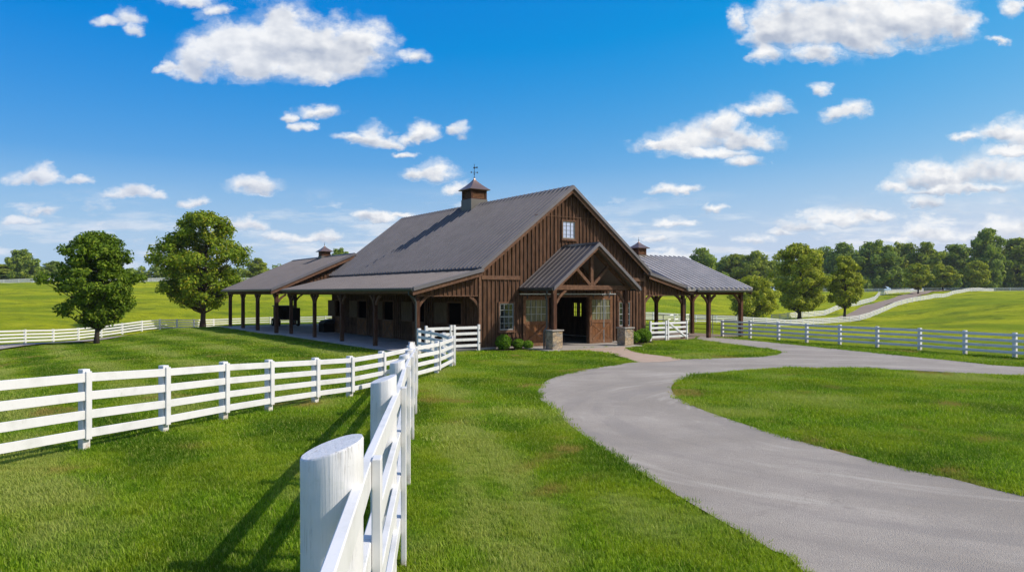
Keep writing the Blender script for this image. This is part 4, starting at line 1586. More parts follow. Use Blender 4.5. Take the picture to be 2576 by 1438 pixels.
def far_fence(name, label, line, H=1.1, sp=3.0, ps=.13, rw=.05, group=None, mat='whitefar', rails=(.04, .28, .52, .76), rh=.12):
    """long fence along a line of ground points: a mesh for every post, one for each of the rails"""
    L = smooth_line(line, 10)
    out, acc = [L[0]], 0.0
    for a, b in zip(L[:-1], L[1:]):
        seg = np.hypot(*(b - a))
        while acc + seg >= sp:
            s = (sp - acc) / seg
            a = a + (b - a) * s
            out.append(a)
            seg = np.hypot(*(b - a))
            acc = 0.0
        acc += seg
    Z = tz(np.array(out))
    f = thing(name, label, 'fence', (out[0][0], out[0][1], float(Z[0])), 0, group)
    n = len(out)
    for i in range(n):
        q = MB()
        x, y, z = out[i][0], out[i][1], Z[i]
        a, b = out[max(i - 1, 0)], out[min(i + 1, n - 1)]
        an = math.atan2(b[1] - a[1], b[0] - a[0])
        c_, s_ = math.cos(an) * ps / 2, math.sin(an) * ps / 2
        o_ = [(x + p_ * c_ - r * s_, y + p_ * s_ + r * c_) for p_, r in ((-1, -1), (1, -1), (1, 1), (-1, 1))]
        q.hexa([(*p_, z - .1) for p_ in o_] + [(*p_, z + H) for p_ in o_])
        q.build('post', M[mat], f, world=True)
    for fr in rails:
        q = MB()
        for i in range(n - 1):
            q.rail((out[i][0], out[i][1], Z[i] + H * (1 - fr)), (out[i + 1][0], out[i + 1][1], Z[i + 1] + H * (1 - fr)), rw, rh)
        q.build('rail', M[mat], f, world=True)
    return f


far_fence('pasture_fence', 'cream-lit white fence below the left meadow, running behind both lawn trees and the rear pavilion',
          [(-37.2, 38), (-36.4, 46), (-35.9, 52), (-35.6, 60), (-35.2, 68), (-34.4, 77), (-33.0, 81.5), (-28, 84), (-20, 86.5), (-8, 90.5), (4, 95)], H=1.02, sp=3.1)
far_fence('hilltop_fence', 'thin white fence along the crest of the left meadow', [(-178, 214), (-154, 219), (-136, 221), (-114.6, 226), (-88, 231), (-60, 235), (-30, 238)], H=1.25, sp=4.2, rh=.2)
far_fence('field_fence', 'white fence curving behind the right pavilion and up over the right hill', [(10, 97), (19.5, 100), (35.9, 106), (48, 120), (58, 133), (67.8, 140), (82, 158), (96.5, 172), (118, 198), (138, 221), (158, 238)],
          H=1.1, sp=3.3, rh=.15)
far_fence('track_fence', 'white fence on the far side of the dirt track climbing the right hill', [(50.4, 141), (60, 150), (69, 160), (82, 176), (93.4, 190), (104, 207), (114, 224), (126, 236), (140, 244)], H=1.2, sp=3.3, rh=.16)
far_fence('ridge_fence', 'pale thin fence along the top of the right hill before the wood', [(104, 268), (130, 266), (158, 262), (190, 260), (215, 262)], H=1.3, sp=5, rh=.16, rails=(.04, .40, .75))

# dirt track up the right hill and the left lane
tr = [(66, 143), (71, 150), (78, 160), (89, 175), (100, 190), (110, 203.5), (119, 215.5), (129, 229), (140, 243), (156, 258)]
tl = smooth_line(tr, 16)
poly, back = [], []
for i, q in enumerate(tl):
    a, b = tl[max(i - 1, 0)], tl[min(i + 1, len(tl) - 1)]
    d = (b - a) / np.hypot(*(b - a))
    nn = np.array([d[1], -d[0]]) * 2.6
    poly.append(q + nn)
    back.append(q - nn)


def strip(name, A, B, z, mat):
    q = MB()
    n = len(A)
    za, zb_ = tz(np.array(A)), tz(np.array(B))
    K = 4
    for i in range(n):
        for k in range(K + 1):
            s = k / K
            x, y = A[i][0] * (1 - s) + B[i][0] * s, A[i][1] * (1 - s) + B[i][1] * s
            q.v.append((x, y, gz(x, y) + z))
    for i in range(n - 1):
        for k in range(K):
            a = i * (K + 1) + k
            q.f.append((a, a + 1, a + K + 2, a + K + 1))
    o = q.build(name, mat)
    if sum(f.normal.z * f.area for f in o.data.polygons) < 0:
        o.data.flip_normals()
    return tag(o, kind='structure')


strip('dirt_track', poly, back, .2, M['dirt'])
ll = smooth_line([(-31.6, 10), (-31.8, 30), (-31.7, 44), (-31.4, 52), (-31.4, 60), (-31.8, 70), (-32.5, 80)], 8)
strip('lane', [q + np.array([-1.25, 0]) for q in ll], [q + np.array([1.25, 0]) for q in ll], .10, M['asphalt'])
dl = smooth_line([(58, 116), (60, 111), (59, 106), (58, 102), (57, 99)], 4)
strip('dirt_ditch', [q + np.array([-.35, -.2]) for q in dl], [q + np.array([.35, .3]) for q in dl], .06, M['mulch'])


# pipe corral under the right pavilion
pc_ = thing('pipe_corral', 'grey and brown pipe rail panels between the right pavilion posts', 'corral', (*bl(15.2, 4.6), 0), 0)
c0, c1, c2 = Vector((*bl(15.2, 4.6), 0)), Vector((*bl(20.5, 4.6), 0)), Vector((*bl(20.5, .5), 0))
for a, b in ((c0, c1), (c1, c2)):
    for z in (.35, .68, 1.0, 1.32):
        q = MB()
        q.tube([a + Vector((0, 0, z)), b + Vector((0, 0, z))], .022, 6)
        q.build('pipe_rail', M['steel'] if z > .9 else M['post'], pc_, world=True)
    for s in (0, .5, 1):
        p_ = a.lerp(b, s)
        q = MB()
        q.tube([p_, p_ + Vector((0, 0, 1.38))], .03, 6)
        q.build('pipe_post', M['steel'], pc_, world=True)

# things standing under the roofs
cart = thing('farm_cart', 'dark boxy farm cart parked under the rear pavilion', 'cart', (*bl(.2, 31.3), .06), BA + R(90))
q = MB()
q.box(-1.7, 1.0, -.75, .75, .55, .68)
q.box(-1.7, -1.62, -.75, .75, .68, 1.55)
q.box(-.1, 1.0, -.7, .7, .681, 1.62)
q.build('body', M['dark'], cart, bevel=.03)
q = MB()
q.box(-.15, 1.08, -.78, .78, 1.63, 1.72)
q.build('lid', M['iron'], cart, bevel=.03)
for x_ in (-.9, .6):
    for y_ in (-.82, .82):
        q = MB()
        q.tube([(x_, y_ - .09, .32), (x_, y_ + .09, .32)], .32, 18)
        wh = q.build('wheel', M['dark'], cart)
        q = MB()
        q.tube([(x_, y_ - .1, .32), (x_, y_ + .1, .32)], .15, 12)
        q.build('hub', M['steel'], wh)
q = MB()
q.bar((-1.7, 0, .58), (-2.7, 0, .42), .09, .09)
q.build('drawbar', M['iron'], cart)
tk = thing('tack_trunk', 'dark tack trunk against the far end of the stall wall', 'trunk', (*bl(-.55, 19.5), .06), BA)
q = MB()
q.box(-.4, .4, -.5, .5, 0, .62)
q.build('box', M['dark'], tk, bevel=.02)
q = MB()
q.hexa([(-.43, -.53, .621), (.43, -.53, .621), (.43, .53, .621), (-.43, .53, .621), (-.25, -.53, .8), (.43, -.53, .95), (.43, .53, .95), (-.25, .53, .8)])
q.build('lid', M['iron'], tk, bevel=.02)
fb = thing('feed_cabinet', 'dark brown cabinet just beyond the right barn wall, behind the white panel', 'cabinet', (*bl(12.3, 2.9), .016), BA)
q = MB()
q.box(-.45, .35, -.35, .35, 0, 1.48)
q.build('cabinet_body', M['post'], fb, bevel=.01)
q = MB()
q.box(-.5, .45, -.42, .42, 1.482, 1.56)
q.build('cabinet_top', M['trim'], fb, bevel=.01)

# ------------------------------------------------------------------ foliage


def leaf_mat(name, c1, c2, c3, trans=.30):
    m, t = newmat(name)
    rnd = t.geo('Random Per Island')
    p = t.geo()
    n = t.noise(p, .55, 3, .6)
    f = t.math('ADD', t.math('MULTIPLY', rnd, .55), t.math('MULTIPLY', n, .55))
    col = t.mix(t.ss(f, .25, .62), c1, c2)
    col = t.mix(t.ss(f, .66, .88), col, c3)
    d = t.principled(col, .6, spec=.10)
    tr = t.n('ShaderNodeBsdfTranslucent')
    t.put(tr.inputs[0], t.mix(1.0, col, (1.25, 1.35, .55), 'MULTIPLY'))
    mx = t.n('ShaderNodeMixShader')
    mx.inputs[0].default_value = trans
    t.put(mx.inputs[1], d)
    t.put(mx.inputs[2], tr.outputs[0])
    t.out(mx.outputs[0])
    return m


M['leaf_a'] = leaf_mat('dark_leaves', (.062, .112, .010), (.135, .215, .016), (.26, .32, .030))
M['leaf_b'] = leaf_mat('bright_leaves', (.090, .145, .010), (.20, .275, .018), (.40, .36, .030))
M['leaf_c'] = leaf_mat('olive_leaves', (.14, .18, .016), (.37, .40, .034), (.60, .57, .06))
M['leaf_w'] = leaf_mat('wood_leaves', (.105, .165, .035), (.25, .33, .05), (.42, .45, .07), .4)
M['leaf_m'] = leaf_mat('mid_wood_leaves', (.13, .175, .025), (.31, .36, .045), (.48, .48, .07), .4)
M['leaf_s'] = leaf_mat('shrub_leaves', (.07, .15, .012), (.16, .29, .02), (.25, .36, .04), .3)
m, t = newmat('bark')
o = t.obj()
g = t.noise(t.vm('MULTIPLY', o, (6, 6, 1.2)), 3, 6, .65)
t.out(t.principled(t.mix(g, (.022, .017, .013), (.085, .068, .054)), .9, normal=t.bump(g, .8, .04), spec=.1))
M['bark'] = m


def leaf_mesh(name, pts_, nrm, size, rng, mat, aspect=.6):
    """many small diamond leaves at pts with normals nrm"""
    n = len(pts_)
    nrm = nrm / (np.linalg.norm(nrm, axis=1, keepdims=True) + 1e-9)
    a = rng.normal(size=(n, 3))
    a -= (a * nrm).sum(1, keepdims=True) * nrm
    a /= np.linalg.norm(a, axis=1, keepdims=True) + 1e-9
    b = np.cross(nrm, a)
    s = size * rng.uniform(.6, 1.35, (n, 1))
    v = np.empty((n, 4, 3))
    v[:, 0] = pts_ - a * s
    v[:, 1] = pts_ + b * s * aspect + a * s * .12
    v[:, 2] = pts_ + a * s - nrm * s * .25
    v[:, 3] = pts_ - b * s * aspect + a * s * .12
    me = bpy.data.meshes.new(name)
    me.vertices.add(n * 4)
    me.vertices.foreach_set('co', v.reshape(-1).astype(np.float32))
    me.loops.add(n * 4)
    me.loops.foreach_set('vertex_index', np.arange(n * 4, dtype=np.int32))
    me.polygons.add(n)
    me.polygons.foreach_set('loop_start', np.arange(0, n * 4, 4, dtype=np.int32))
    me.polygons.foreach_set('loop_total', np.full(n, 4, np.int32))
    me.update(calc_edges=True)
    me.materials.append(mat)
    return me


def prof_round(t_):
    return np.sin(np.pi * np.clip(t_ * .92 + .06, 0, 1)) ** .55


def prof_egg(t_):
    return np.clip(np.sin(np.pi * np.clip(t_, 0, 1) ** .72), 0, 1) ** .6


def prof_low_egg(t_):
    t_ = np.clip(t_, 0, 1)
    return np.clip(np.minimum(1.0, (t_ * 3.0 + .24)) * np.sqrt(np.clip(1.04 - ((t_ - .28).clip(0) / .76) ** 1.7, 0, 1)), 0, 1)


def prof_wide_low(t_):
    return np.clip(1.15 - t_ * .75, 0, 1) * np.clip(t_ * 6 + .35, 0, 1)


def tree_meshes(key, H, R_, z0, nclump, nleaf, lsize, mat, prof, seed, trunk_r=.16, lean=0.0, gap=.85, crs=.24, trunks=1, flat=.75):
    """returns (trunk mesh, crown mesh): crown from z0 to H, radius R_"""
    rng = np.random.default_rng(seed)
    rgp = random.Random(seed)
    cl = []
    tries = 0
    while len(cl) < nclump and tries < nclump * 40:
        tries += 1
        tt_ = rng.uniform(0, 1)
        rr_ = float(prof(np.array(tt_))) * R_ * (1 + .16 * math.sin(3 * tt_ * 6 + seed))
        if rng.uniform() > (rr_ / R_) * 1.0 + .12:
            continue
        th_ = rng.uniform(0, 2 * np.pi)
        lob = 1 + .16 * math.sin(2 * th_ + seed) + .10 * math.sin(3 * th_ + seed * 1.7 + tt_ * 4)
        fr = math.sqrt(rng.uniform(.12, 1))
        cr_ = R_ * crs * rng.uniform(.65, 1.25)
        rad_ = max(0, rr_ * lob * fr - cr_ * .55)
        zc = z0 + (H - z0) * tt_
        zc = min(max(zc, z0 + cr_ * .4), H - cr_ * .55)
        cl.append((rad_ * math.cos(th_), rad_ * math.sin(th_), zc, cr_))
    P_, N_ = [], []
    tot = sum(c[3] ** 2 for c in cl)
    for (x, y, z, cr_) in cl:
        k = max(8, int(nleaf * cr_ ** 2 / tot))
        d = rng.normal(size=(k, 3))
        d /= np.linalg.norm(d, axis=1, keepdims=True)
        r = cr_ * rng.uniform(.25, 1, (k, 1)) ** .45
        lump = 1 + .28 * np.sin(d[:, :1] * 5 + seed) * np.cos(d[:, 1:2] * 6 + x)
        q = d * r * lump * np.array([1.05, 1.05, flat])
        # droop outwards a little
        P_.append(q + np.array([x, y, z]))
        out = d + np.array([x, y, 0]) / (R_ + .1) * .6 + np.array([0, 0, .55])
        N_.append(out + rng.normal(size=(k, 3)) * .75)
    P_ = np.concatenate(P_)
    N_ = np.concatenate(N_)
    crown = leaf_mesh('crown_' + key, P_, N_, lsize, rng, mat)
    q = MB()
    for ti in range(trunks):
        ox = 0 if trunks == 1 else (ti - .5) * R_ * .28
        n = 9
        topz = z0 + (H - z0) * .72
        path, rad_ = [], []
        for k in range(n):
            s = k / (n - 1)
            path.append((ox * (1 - .2 * s) + lean * s + .05 * math.sin(s * 5 + seed), .05 * math.cos(s * 4 + seed), -.15 + (topz + .15) * s))
            rad_.append(trunk_r * (1.35 if k == 0 else 1.0) * (1 - .86 * s))
        q.tube(path, rad_, 8)
        for c in cl[ti::trunks]:
            if rgp.random() < .62:
                s = min(.95, max(z0 * .75 / topz, (c[2] - .35 * math.hypot(c[0], c[1]) - .3) / topz))
                k = s * (n - 1)
                i0 = min(int(k), n - 2)
                f = k - i0
                a = Vector(path[i0]).lerp(Vector(path[i0 + 1]), f)
                b = Vector(c[:3])
                mid_ = a.lerp(b, .5) + Vector((rgp.uniform(-.1, .1), rgp.uniform(-.1, .1), -.08 * (b - a).length))
                r0 = trunk_r * (1 - .86 * s) * .5
                q.tube([a, mid_, b], [r0, r0 * .6, r0 * .18], 5, cap=False)
    me = bpy.data.meshes.new('trunk_' + key)
    me.from_pydata(q.v, [], q.f)
    me.polygons.foreach_set('use_smooth', [True] * len(me.polygons))
    me.materials.append(M['bark'])
    return me, crown


def put_tree(name, label, meshes, x, y, scale=(1, 1, 1), rot=0.0, group=None, cat='tree', dz=0.0):
    t0 = thing(name, label, cat, (x, y, gz(x, y) - .03 + dz), rot, group)
    t0.scale = scale
    for nm, me in zip(('trunk', 'crown'), meshes):
        o = bpy.data.objects.new(nm, me)
        COL.objects.link(o)
        o.parent = t0
    return t0


def at_px(ux, dist):
    return ((ux - CX) / FPX * dist, dist)


# two lawn trees on the left
tm = tree_meshes('lawn_a', 7.4, 2.6, 1.25, 260, 28000, .10, M['leaf_a'], prof_low_egg, 12, .17, .15, crs=.17)
put_tree('shade_tree', 'dense rounded dark green tree on the left lawn beside the lane, nearer of the two', tm, *at_px(242, 47.9))
tm = tree_meshes('lawn_b', 11.9, 5.3, 2.3, 230, 30000, .15, M['leaf_b'], prof_round, 23, .30, .3, crs=.145)
put_tree('shade_tree', 'taller green tree with yellowing lower leaves beside the rear pavilion', tm, *at_px(511, 75.0))
# three trees on the right slope
tm = tree_meshes('slope_a', 14.9, 6.1, 2.4, 190, 26000, .21, M['leaf_c'], prof_round, 31, .42, .2, crs=.155)
put_tree('shade_tree', 'tallest olive green tree on the right slope, with two-lobed crown', tm, *at_px(2011, 138))
tm = tree_meshes('slope_b', 12.3, 4.1, 2.6, 150, 18000, .2, M['leaf_c'], prof_low_egg, 37, .30, .1, crs=.165)
put_tree('shade_tree', 'slim olive tree with bare straight trunk in front of the climbing dirt track', tm, *at_px(2125, 141))
tm = tree_meshes('slope_c', 8.1, 4.8, .9, 110, 18000, .18, M['leaf_c'], prof_round, 41, .26, 0, trunks=2, crs=.2)
put_tree('shade_tree', 'low spreading twin-trunked tree right behind the right pavilion', tm, *at_px(1889, 128))
# three round field trees
tm = tree_meshes('round_a', 10.2, 4.4, 1.8, 80, 10000, .32, M['leaf_c'], prof_round, 43, .26)
put_tree('field_tree', 'round field tree standing at the top of the dirt track', tm, *at_px(2310, 222), scale=(1, 1, .92), group='round trees before the wood')
put_tree('field_tree', 'round field tree in the middle of three before the wood', tm, *at_px(2372, 258), scale=(1.0, 1.0, .93), rot=1.3, group='round trees before the wood')
put_tree('field_tree', 'largest and rightmost round field tree before the wood', tm, *at_px(2454, 262), scale=(1.22, 1.22, 1.08), rot=2.6, group='round trees before the wood')

# woods
WV = [tree_meshes('wood_%d' % k, 19, 7.6 + .5 * k, .3, 95, 11000, .52, M['leaf_w'], (prof_round, prof_egg, prof_round, prof_egg)[k], 51 + k, .4, crs=.22) for k in range(4)]
WL = [  # picture x, distance, height, width factor, label
    (2486, 292, 24.5, .95, 'tallest tree of the right wood, its dome rising above the rest'),
    (2330, 300, 20.0, 1.1, 'broad dark tree of the wood above the end of the dirt track'),
    (2205, 296, 20.5, 1.15, 'big dark wood tree just right of the slim olive tree'),
    (2120, 305, 20.0, 1.1, 'dark wood tree looming behind the tallest slope tree'),
    (2560, 300, 21.5, 1.2, 'dark wood tree at the right edge of the picture'),
    (2405, 306, 19.5, 1.1, 'dark wood tree behind the middle round field tree'),
    (2265, 312, 21.0, 1.0, 'wood tree with even dark dome between the slope trees and the round trees'),
    (1905, 285, 16.0, 1.0, 'mid green wood tree seen above the low twin-trunked tree'),
    (1850, 290, 15.0, 1.0, 'mid green wood tree above the right pavilion roof corner'),
    (1765, 270, 16.5, .9, 'single tree top rising over the right pavilion roof'),
    (58, 262, 12.5, .62, 'tall rounded tree on the left horizon by the picture edge'),
    (135, 275, 8.5, .8, 'low bushy tree on the horizon left of the dense lawn tree'),
    (5, 270, 7.5, .9, 'low tree cut by the left picture edge on the horizon'),
    (648, 262, 8.2, .62, 'pale tree on the horizon right of the taller lawn tree'),
    (856, 240, 11.5, .55, 'tree top peeking over the rear pavilion ridge by its cupola'),
]
WVB = [(a, b.copy()) for a, b in WV]
for a, b in WVB:
    b.materials[0] = M['leaf_m']
for i, (ux, dd, hh, wf, lab) in enumerate(WL):
    x, y = at_px(ux, dd)
    me = (WVB if i in (1, 4, 6, 7, 8, 12, 13) else WV)[i % 4]
    s = hh / 19
    put_tree('wood_tree', lab, me, x, y, (wf, wf, s), i * 1.1, 'trees of the horizon woods')
# the mass of the wood behind
rngw = np.random.default_rng(77)
P_, N_ = [], []


def wood_blob(x, y, H, Rr, n):
    z0 = gz(x, y)
    k = rngw.integers(7, 11)
    for j in range(k):
        th_ = rngw.uniform(0, 6.28)
        zc = rngw.uniform(.18, .92)
        rr_ = Rr * (1 - .55 * zc) * rngw.uniform(.1, .7)
        cr_ = Rr * rngw.uniform(.3, .5)
        c = np.array([x + rr_ * math.cos(th_), y + rr_ * math.sin(th_), z0 + min(zc * H, H - cr_ * .7)])
        d = rngw.normal(size=(n // k, 3))
        d /= np.linalg.norm(d, axis=1, keepdims=True)
        P_.append(c + d * cr_ * rngw.uniform(.3, 1, (n // k, 1)) ** .4 * np.array([1, 1, .85]))
        N_.append(d + np.array([0, 0, .5]) + rngw.normal(size=d.shape) * .6)


for ux in np.arange(1700, 2900, 15):
    dd = rngw.uniform(306, 345)
    hb = 13.5 if ux < 1760 else (15.5 if ux < 2060 else 19.0)
    wood_blob(*at_px(ux, dd), hb * rngw.uniform(.85, 1.1), rngw.uniform(5.5, 8), 1500)
for ux in np.arange(1720, 2900, 26):     # shrubby edge
    wood_blob(*at_px(ux, rngw.uniform(288, 300)), rngw.uniform(6, 9), rngw.uniform(4, 6), 900)
me = leaf_mesh('wood', np.concatenate(P_), np.concatenate(N_), .55, rngw, M['leaf_w'])
o = bpy.data.objects.new('far_wood', me)
COL.objects.link(o)
tag(o, 'continuous dark green wood behind the right hill', 'wood', kind='stuff')
P_, N_ = [], []
for ux in np.arange(-260, 330, 15):
    wood_blob(*at_px(ux, rngw.uniform(268, 300)), rngw.uniform(4.5, 6.5) + (1.5 if ux < 100 else 0), rngw.uniform(3.5, 5), 420)
for ux in np.arange(330, 900, 15):
    wood_blob(*at_px(ux, rngw.uniform(285, 310)), rngw.uniform(5.5, 7.5), rngw.uniform(3.5, 5), 420)
me = leaf_mesh('hedge', np.concatenate(P_), np.concatenate(N_), .5, rngw, M['leaf_w'])
o = bpy.data.objects.new('far_treeline', me)
COL.objects.link(o)
tag(o, 'low treeline along the horizon behind the left meadow', 'treeline', kind='stuff')


# shrubs by the barn wall
def shrub(label, u, v, r, h, seed, sz=.035):
    rng = np.random.default_rng(seed)
    n = int(2600 * (r / .35) ** 1.6)
    d = rng.normal(size=(n, 3))
    d /= np.linalg.norm(d, axis=1, keepdims=True)
    lump = 1 + .10 * np.sin(d[:, :1] * 7 + seed) * np.cos(d[:, 2:3] * 6 + seed)
    q = d * lump * rng.uniform(.35, 1, (n, 1)) ** .3 * np.array([r, r, h / 2]) + np.array([0, 0, h / 2])
    me = leaf_mesh('shrub_leaves', q, d + rng.normal(size=d.shape) * .7 + np.array([0, 0, .3]), sz, rng, M['leaf_s'])
    x, y = bl(u, v)
    t0 = thing('shrub', label, 'shrub', (x, y, .02), seed * .7, 'clipped shrubs along the barn wall')
    o = bpy.data.objects.new('foliage', me)
    COL.objects.link(o)
    o.parent = t0
    mb = MB()
    for k in range(5):
        a = k * 1.26
        mb.tube([(0, 0, -.03), (r * .3 * math.cos(a), r * .3 * math.sin(a), h * .4), (r * .55 * math.cos(a), r * .55 * math.sin(a), h * .7)], [.018, .012, .005], 5)
    mb.build('stem', M['bark'], t0)


shrub('largest clipped round shrub, under the left barn window', 1.05, -.62, .40, .76, 1)
shrub('small round shrub between the window shrub and the sliding door', 1.95, -.62, .31, .50, 2)
shrub('loose low shrub beside the shaded sliding door', 2.35, -.9, .26, .42, 3)
shrub('upright shrub against the right stone pier', 9.65, -.95, .36, .66, 4)
shrub('bushy shrub in front of the right barn corner', 10.55, -.8, .48, .80, 5)

# ------------------------------------------------------------------ grass blades on the near lawn
m, t = newmat('grass_blade')
p = t.geo()
rnd = t.n('ShaderNodeAttribute', attribute_name='var', attribute_type='INSTANCER').outputs['Fac']
isl_ = t.geo('Random Per Island')
tone = t.n('ShaderNodeAttribute', attribute_name='tone', attribute_type='INSTANCER').outputs['Fac']
dry = t.n('ShaderNodeAttribute', attribute_name='dry', attribute_type='INSTANCER').outputs['Fac']
big = t.noise(p, .55, 4, .6)
mid = t.noise(p, 2.6, 4, .65)
f = t.math('ADD', t.math('ADD', t.math('MULTIPLY', rnd, .3), t.math('MULTIPLY', isl_, .35)), t.math('MULTIPLY', mid, .4))
col = t.mix(t.ss(f, .25, .8), (.085, .190, .006), (.31, .46, .020))
col = t.mix(t.ss(big, .40, .64, 0, .6), col, (.35, .395, .02))
col = t.mix(t.ss(tone, .5, .0, 0, .75), col, (.062, .145, .006))
col = t.mix(t.ss(tone, .5, 1.0, 0, .85), col, (.40, .43, .11))
col = t.mix(t.ss(isl_, .80, .88, 0, .55), col, (.46, .56, .10))
col = t.mix(t.ss(isl_, .92, .98, 0, .8), col, (.56, .50, .18))
col = t.mix(dry, col, (.40, .30, .09))
d = t.principled(col, .6, spec=.10)
tr_ = t.n('ShaderNodeBsdfTranslucent')
t.put(tr_.inputs[0], t.mix(1.0, col, (1.1, 1.2, .6), 'MULTIPLY'))
mx = t.n('ShaderNodeMixShader')
mx.inputs[0].default_value = .45
t.put(mx.inputs[1], d)
t.put(mx.inputs[2], tr_.outputs[0])
t.out(mx.outputs[0])
M['blade'] = m


def clump_mesh(name, nb, rad, hmin, hmax, wd, seed):
    rg = random.Random(seed)
    q = MB()
    for _ in range(nb):
        a, r = rg.uniform(0, 6.28), rad * math.sqrt(rg.random())
        x, y = r * math.cos(a), r * math.sin(a)
        h = rg.uniform(hmin, hmax)
        th_ = rg.uniform(0, 6.28)
        ln = h * rg.uniform(.15, .9)
        dx_, dy_ = math.cos(th_), math.sin(th_)
        sx, sy = -dy_ * wd * rg.uniform(.6, 1.2), dx_ * wd * rg.uniform(.6, 1.2)
        b = len(q.v)
        for s, wf in ((0, 1), (.5, .85), (.82, .5)):
            o_ = ln * s * s
            z = h * (s - .18 * s * s)
            q.v += [(x + dx_ * o_ - sx * wf / 2, y + dy_ * o_ - sy * wf / 2, z), (x + dx_ * o_ + sx * wf / 2, y + dy_ * o_ + sy * wf / 2, z)]
        q.v.append((x + dx_ * ln, y + dy_ * ln, h * .84))
        q.f += [(b, b + 1, b + 3, b + 2), (b + 2, b + 3, b + 5, b + 4), (b + 4, b + 5, b + 6)]
    me = bpy.data.meshes.new(name)
    me.from_pydata(q.v, [], q.f)
    me.materials.append(M['blade'])
    return me


BARNFOOT = np.array([bl(-4.6, -.25), bl(15.4, -.1), bl(20.8, -.1), bl(20.8, 11.2), bl(11.5, 11.2), bl(11.5, 20), bl(7.6, 33.6), bl(-4.7, 33.6)])
PORCHF = np.array([bl(2.2, -2.8), bl(8.6, -2.8), bl(8.6, 0.2), bl(2.2, .2)])
rg_ = np.random.default_rng(9)


def lawn_points(n, d0, d1, pw):
    """random ground points, denser near the camera"""
    s = rg_.uniform(0, 1, n)
    dd = (d0 ** pw + s * (d1 ** pw - d0 ** pw)) ** (1 / pw)
    xx = rg_.uniform(-.80, .80, n) * dd + rg_.uniform(-1, 1, n)
    P = np.c_[xx, dd]
    ok = in_poly(P, LAWNPOLY)
    ok &= ~in_poly(P, ROADP)
    ok &= ~in_poly(P, PATHP)
    for bad in (BARNFOOT, PORCHF, np.array(BED1), np.array(BED2)):
        ok &= ~in_poly(P, bad)
    return P[ok]


def vnoise(P, f, seed):
    """smooth random patches in about -1..1"""
    rg = np.random.default_rng(seed)
    out = np.zeros(len(P))
    for k in range(7):
        a = rg.uniform(0, 6.28)
        ff = f * rg.uniform(.6, 2.6)
        out += np.sin(ff * (P[:, 0] * math.cos(a) + P[:, 1] * math.sin(a)) + rg.uniform(0, 6.28) + 1.3 * np.sin(ff * .7 * (P[:, 0] * math.sin(a) - P[:, 1] * math.cos(a))))
    return out / 3.2


WORN = [gp(*q) for q in ((1090, 930), (1140, 1000), (1185, 1100), (1235, 1220), (1290, 1330), (1350, 1470))]


def poly_line_dist(P, line):
    d = np.full(len(P), 1e9)
    for a, b in zip(line[:-1], line[1:]):
        a, b = np.array(a), np.array(b)
        ab = b - a
        q = a + np.clip(((P - a) @ ab) / (ab @ ab), 0, 1)[:, None] * ab
        d = np.minimum(d, np.hypot(*(P - q).T))
    return d


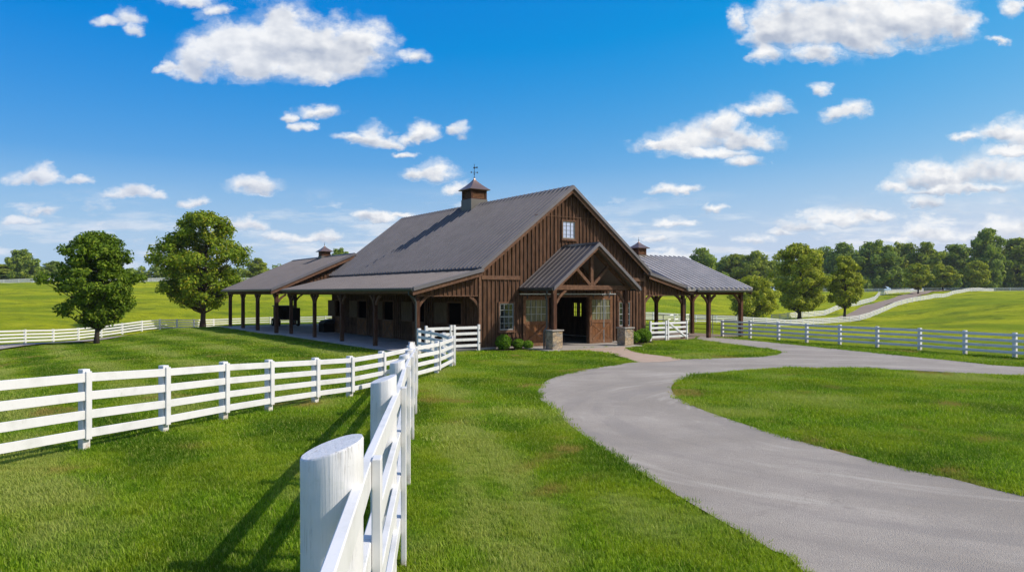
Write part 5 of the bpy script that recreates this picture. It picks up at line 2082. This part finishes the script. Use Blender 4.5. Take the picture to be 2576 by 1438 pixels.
def grass_layer(name, P, clump, smin, smax, label):
    n = len(P)
    me = bpy.data.meshes.new(name)
    z = tz(P)
    me.from_pydata([(a, b, c) for (a, b), c in zip(P, z)], [], [])
    dist_ = np.hypot(P[:, 0], P[:, 1])
    # patchiness: some tufts taller
    pat = np.sin(P[:, 0] * 1.3 + np.sin(P[:, 1] * .9) * 2) * np.sin(P[:, 1] * 1.1 + np.cos(P[:, 0] * .7) * 2)
    sc_ = rg_.uniform(smin, smax, n) * (1 + .22 * pat)
    # tone: mowing stripes, a worn pale strip beside the fence, and patches; dry: thin brown spots
    st_ = .82 * P[:, 0] + .62 * P[:, 1] + 1.2 * np.sin(P[:, 0] * .11 + P[:, 1] * .07)
    left = np.clip((-2 - P[:, 0] - .1 * P[:, 1]) / 4, 0, 1)
    tone_ = .45 + .40 * np.sin(1.7 * st_) * (.38 + .62 * left) + .22 * vnoise(P, .45, 1) + .18 * vnoise(P, 1.3, 2)
    wd_ = np.abs(poly_line_dist(P, WORN) + .25 * vnoise(P, .8, 3))
    tone_ += .60 * np.clip(1 - wd_ / .7, 0, 1)
    tone_ += np.where(P[:, 1] < 16, .12 * vnoise(P, 2.5, 7), 0)
    dry_ = np.clip((vnoise(P, .9, 4) + .45 * vnoise(P, 2.4, 5) - .82) * 2.2, 0, .85)
    sc_ *= 1 + .30 * np.clip(vnoise(P, 1.1, 6), -.7, 1) - .35 * dry_
    for nm, val in (('tone', np.clip(tone_, 0, 1)), ('dry', dry_), ('gscale', sc_), ('grot', rg_.uniform(0, 6.28, n)), ('var', rg_.uniform(0, 1, n))):
        a = me.attributes.new(nm, 'FLOAT', 'POINT')
        a.data.foreach_set('value', val.astype(np.float32))
    o = bpy.data.objects.new(name, me)
    COL.objects.link(o)
    tag(o, label, 'grass', kind='stuff')
    co = bpy.data.objects.new('grass_tuft', clump)
    ng = bpy.data.node_groups.new(name, 'GeometryNodeTree')
    ng.interface.new_socket('Geometry', in_out='INPUT', socket_type='NodeSocketGeometry')
    ng.interface.new_socket('Geometry', in_out='OUTPUT', socket_type='NodeSocketGeometry')
    N = ng.nodes
    gi, go = N.new('NodeGroupInput'), N.new('NodeGroupOutput')
    iop = N.new('GeometryNodeInstanceOnPoints')
    oi = N.new('GeometryNodeObjectInfo')
    oi.inputs['Object'].default_value = co
    a1 = N.new('GeometryNodeInputNamedAttribute'); a1.data_type = 'FLOAT'; a1.inputs['Name'].default_value = 'gscale'
    a2 = N.new('GeometryNodeInputNamedAttribute'); a2.data_type = 'FLOAT'; a2.inputs['Name'].default_value = 'grot'
    cx_ = N.new('ShaderNodeCombineXYZ')
    Lk = ng.links.new
    Lk(gi.outputs[0], iop.inputs['Points'])
    Lk(oi.outputs['Geometry'], iop.inputs['Instance'])
    Lk(a2.outputs['Attribute'], cx_.inputs[2])
    Lk(cx_.outputs[0], iop.inputs['Rotation'])
    Lk(a1.outputs['Attribute'], iop.inputs['Scale'])
    Lk(iop.outputs[0], go.inputs[0])
    md = o.modifiers.new('tufts', 'NODES')
    md.node_group = ng
    return o


C1 = clump_mesh('tuft_near', 50, .14, .02, .078, .0078, 1)
C2 = clump_mesh('tuft_mid', 42, .21, .03, .095, .014, 2)
C3 = clump_mesh('tuft_far', 36, .36, .04, .10, .03, 3)
CE = clump_mesh('tuft_edge', 26, .06, .03, .10, .009, 4)
P1 = lawn_points(17000, 4.5, 15, 1.6)
P2 = lawn_points(26000, 13, 30, 1.5)
P3 = lawn_points(30000, 26, 60, 1.5)
grass_layer('lawn_grass', P1, C1, .75, 1.3, 'mown grass of the near lawn beside the fence and drive')
grass_layer('lawn_grass', P2, C2, .7, 1.25, 'mown grass of the middle lawn up to the barn')
grass_layer('lawn_grass', P3, C3, .6, 1.05, 'mown grass of the far lawn around the barn')
# taller fringe along the edges of the drive and the path
E = []
for poly_ in (ROADP, PATHP):
    n_ = len(poly_)
    for i in range(n_):
        a_, b_ = poly_[i], poly_[(i + 1) % n_]
        L_ = np.hypot(*(b_ - a_))
        if L_ < 1e-6 or L_ > 6 or max(abs(a_[0]), abs(b_[0])) > 30 or a_[1] < 1:
            continue
        k_ = int(L_ * (26 if a_[1] < 20 else 14))
        t_ = rg_.uniform(0, 1, (k_, 1))
        nr_ = np.array([b_[1] - a_[1], a_[0] - b_[0]]) / L_
        E.append(a_ + (b_ - a_) * t_ + nr_ * rg_.uniform(-.12, .12, (k_, 1)))
E = np.concatenate(E)
ok = ~in_poly(E, ROADP) & ~in_poly(E, PATHP) & in_poly(E, LAWNPOLY)
grass_layer('edge_grass', E[ok], CE, .6, 1.25, 'longer grass fringe along the edges of the driveway')

# ------------------------------------------------------------------ air
m, t = newmat('haze_air')
v = t.n('ShaderNodeVolumePrincipled')
v.inputs['Color'].default_value = (.86, .92, 1.0, 1)
v.inputs['Density'].default_value = .00012
v.inputs['Anisotropy'].default_value = .2
t.t.links.new(v.outputs[0], t.n('ShaderNodeOutputMaterial').inputs['Volume'])
q = MB()
q.box(-420, 420, -60, 420, -9, 45)
hz = q.build('haze', m)
tag(hz, kind='stuff')
SC.cycles.volume_bounces = 0
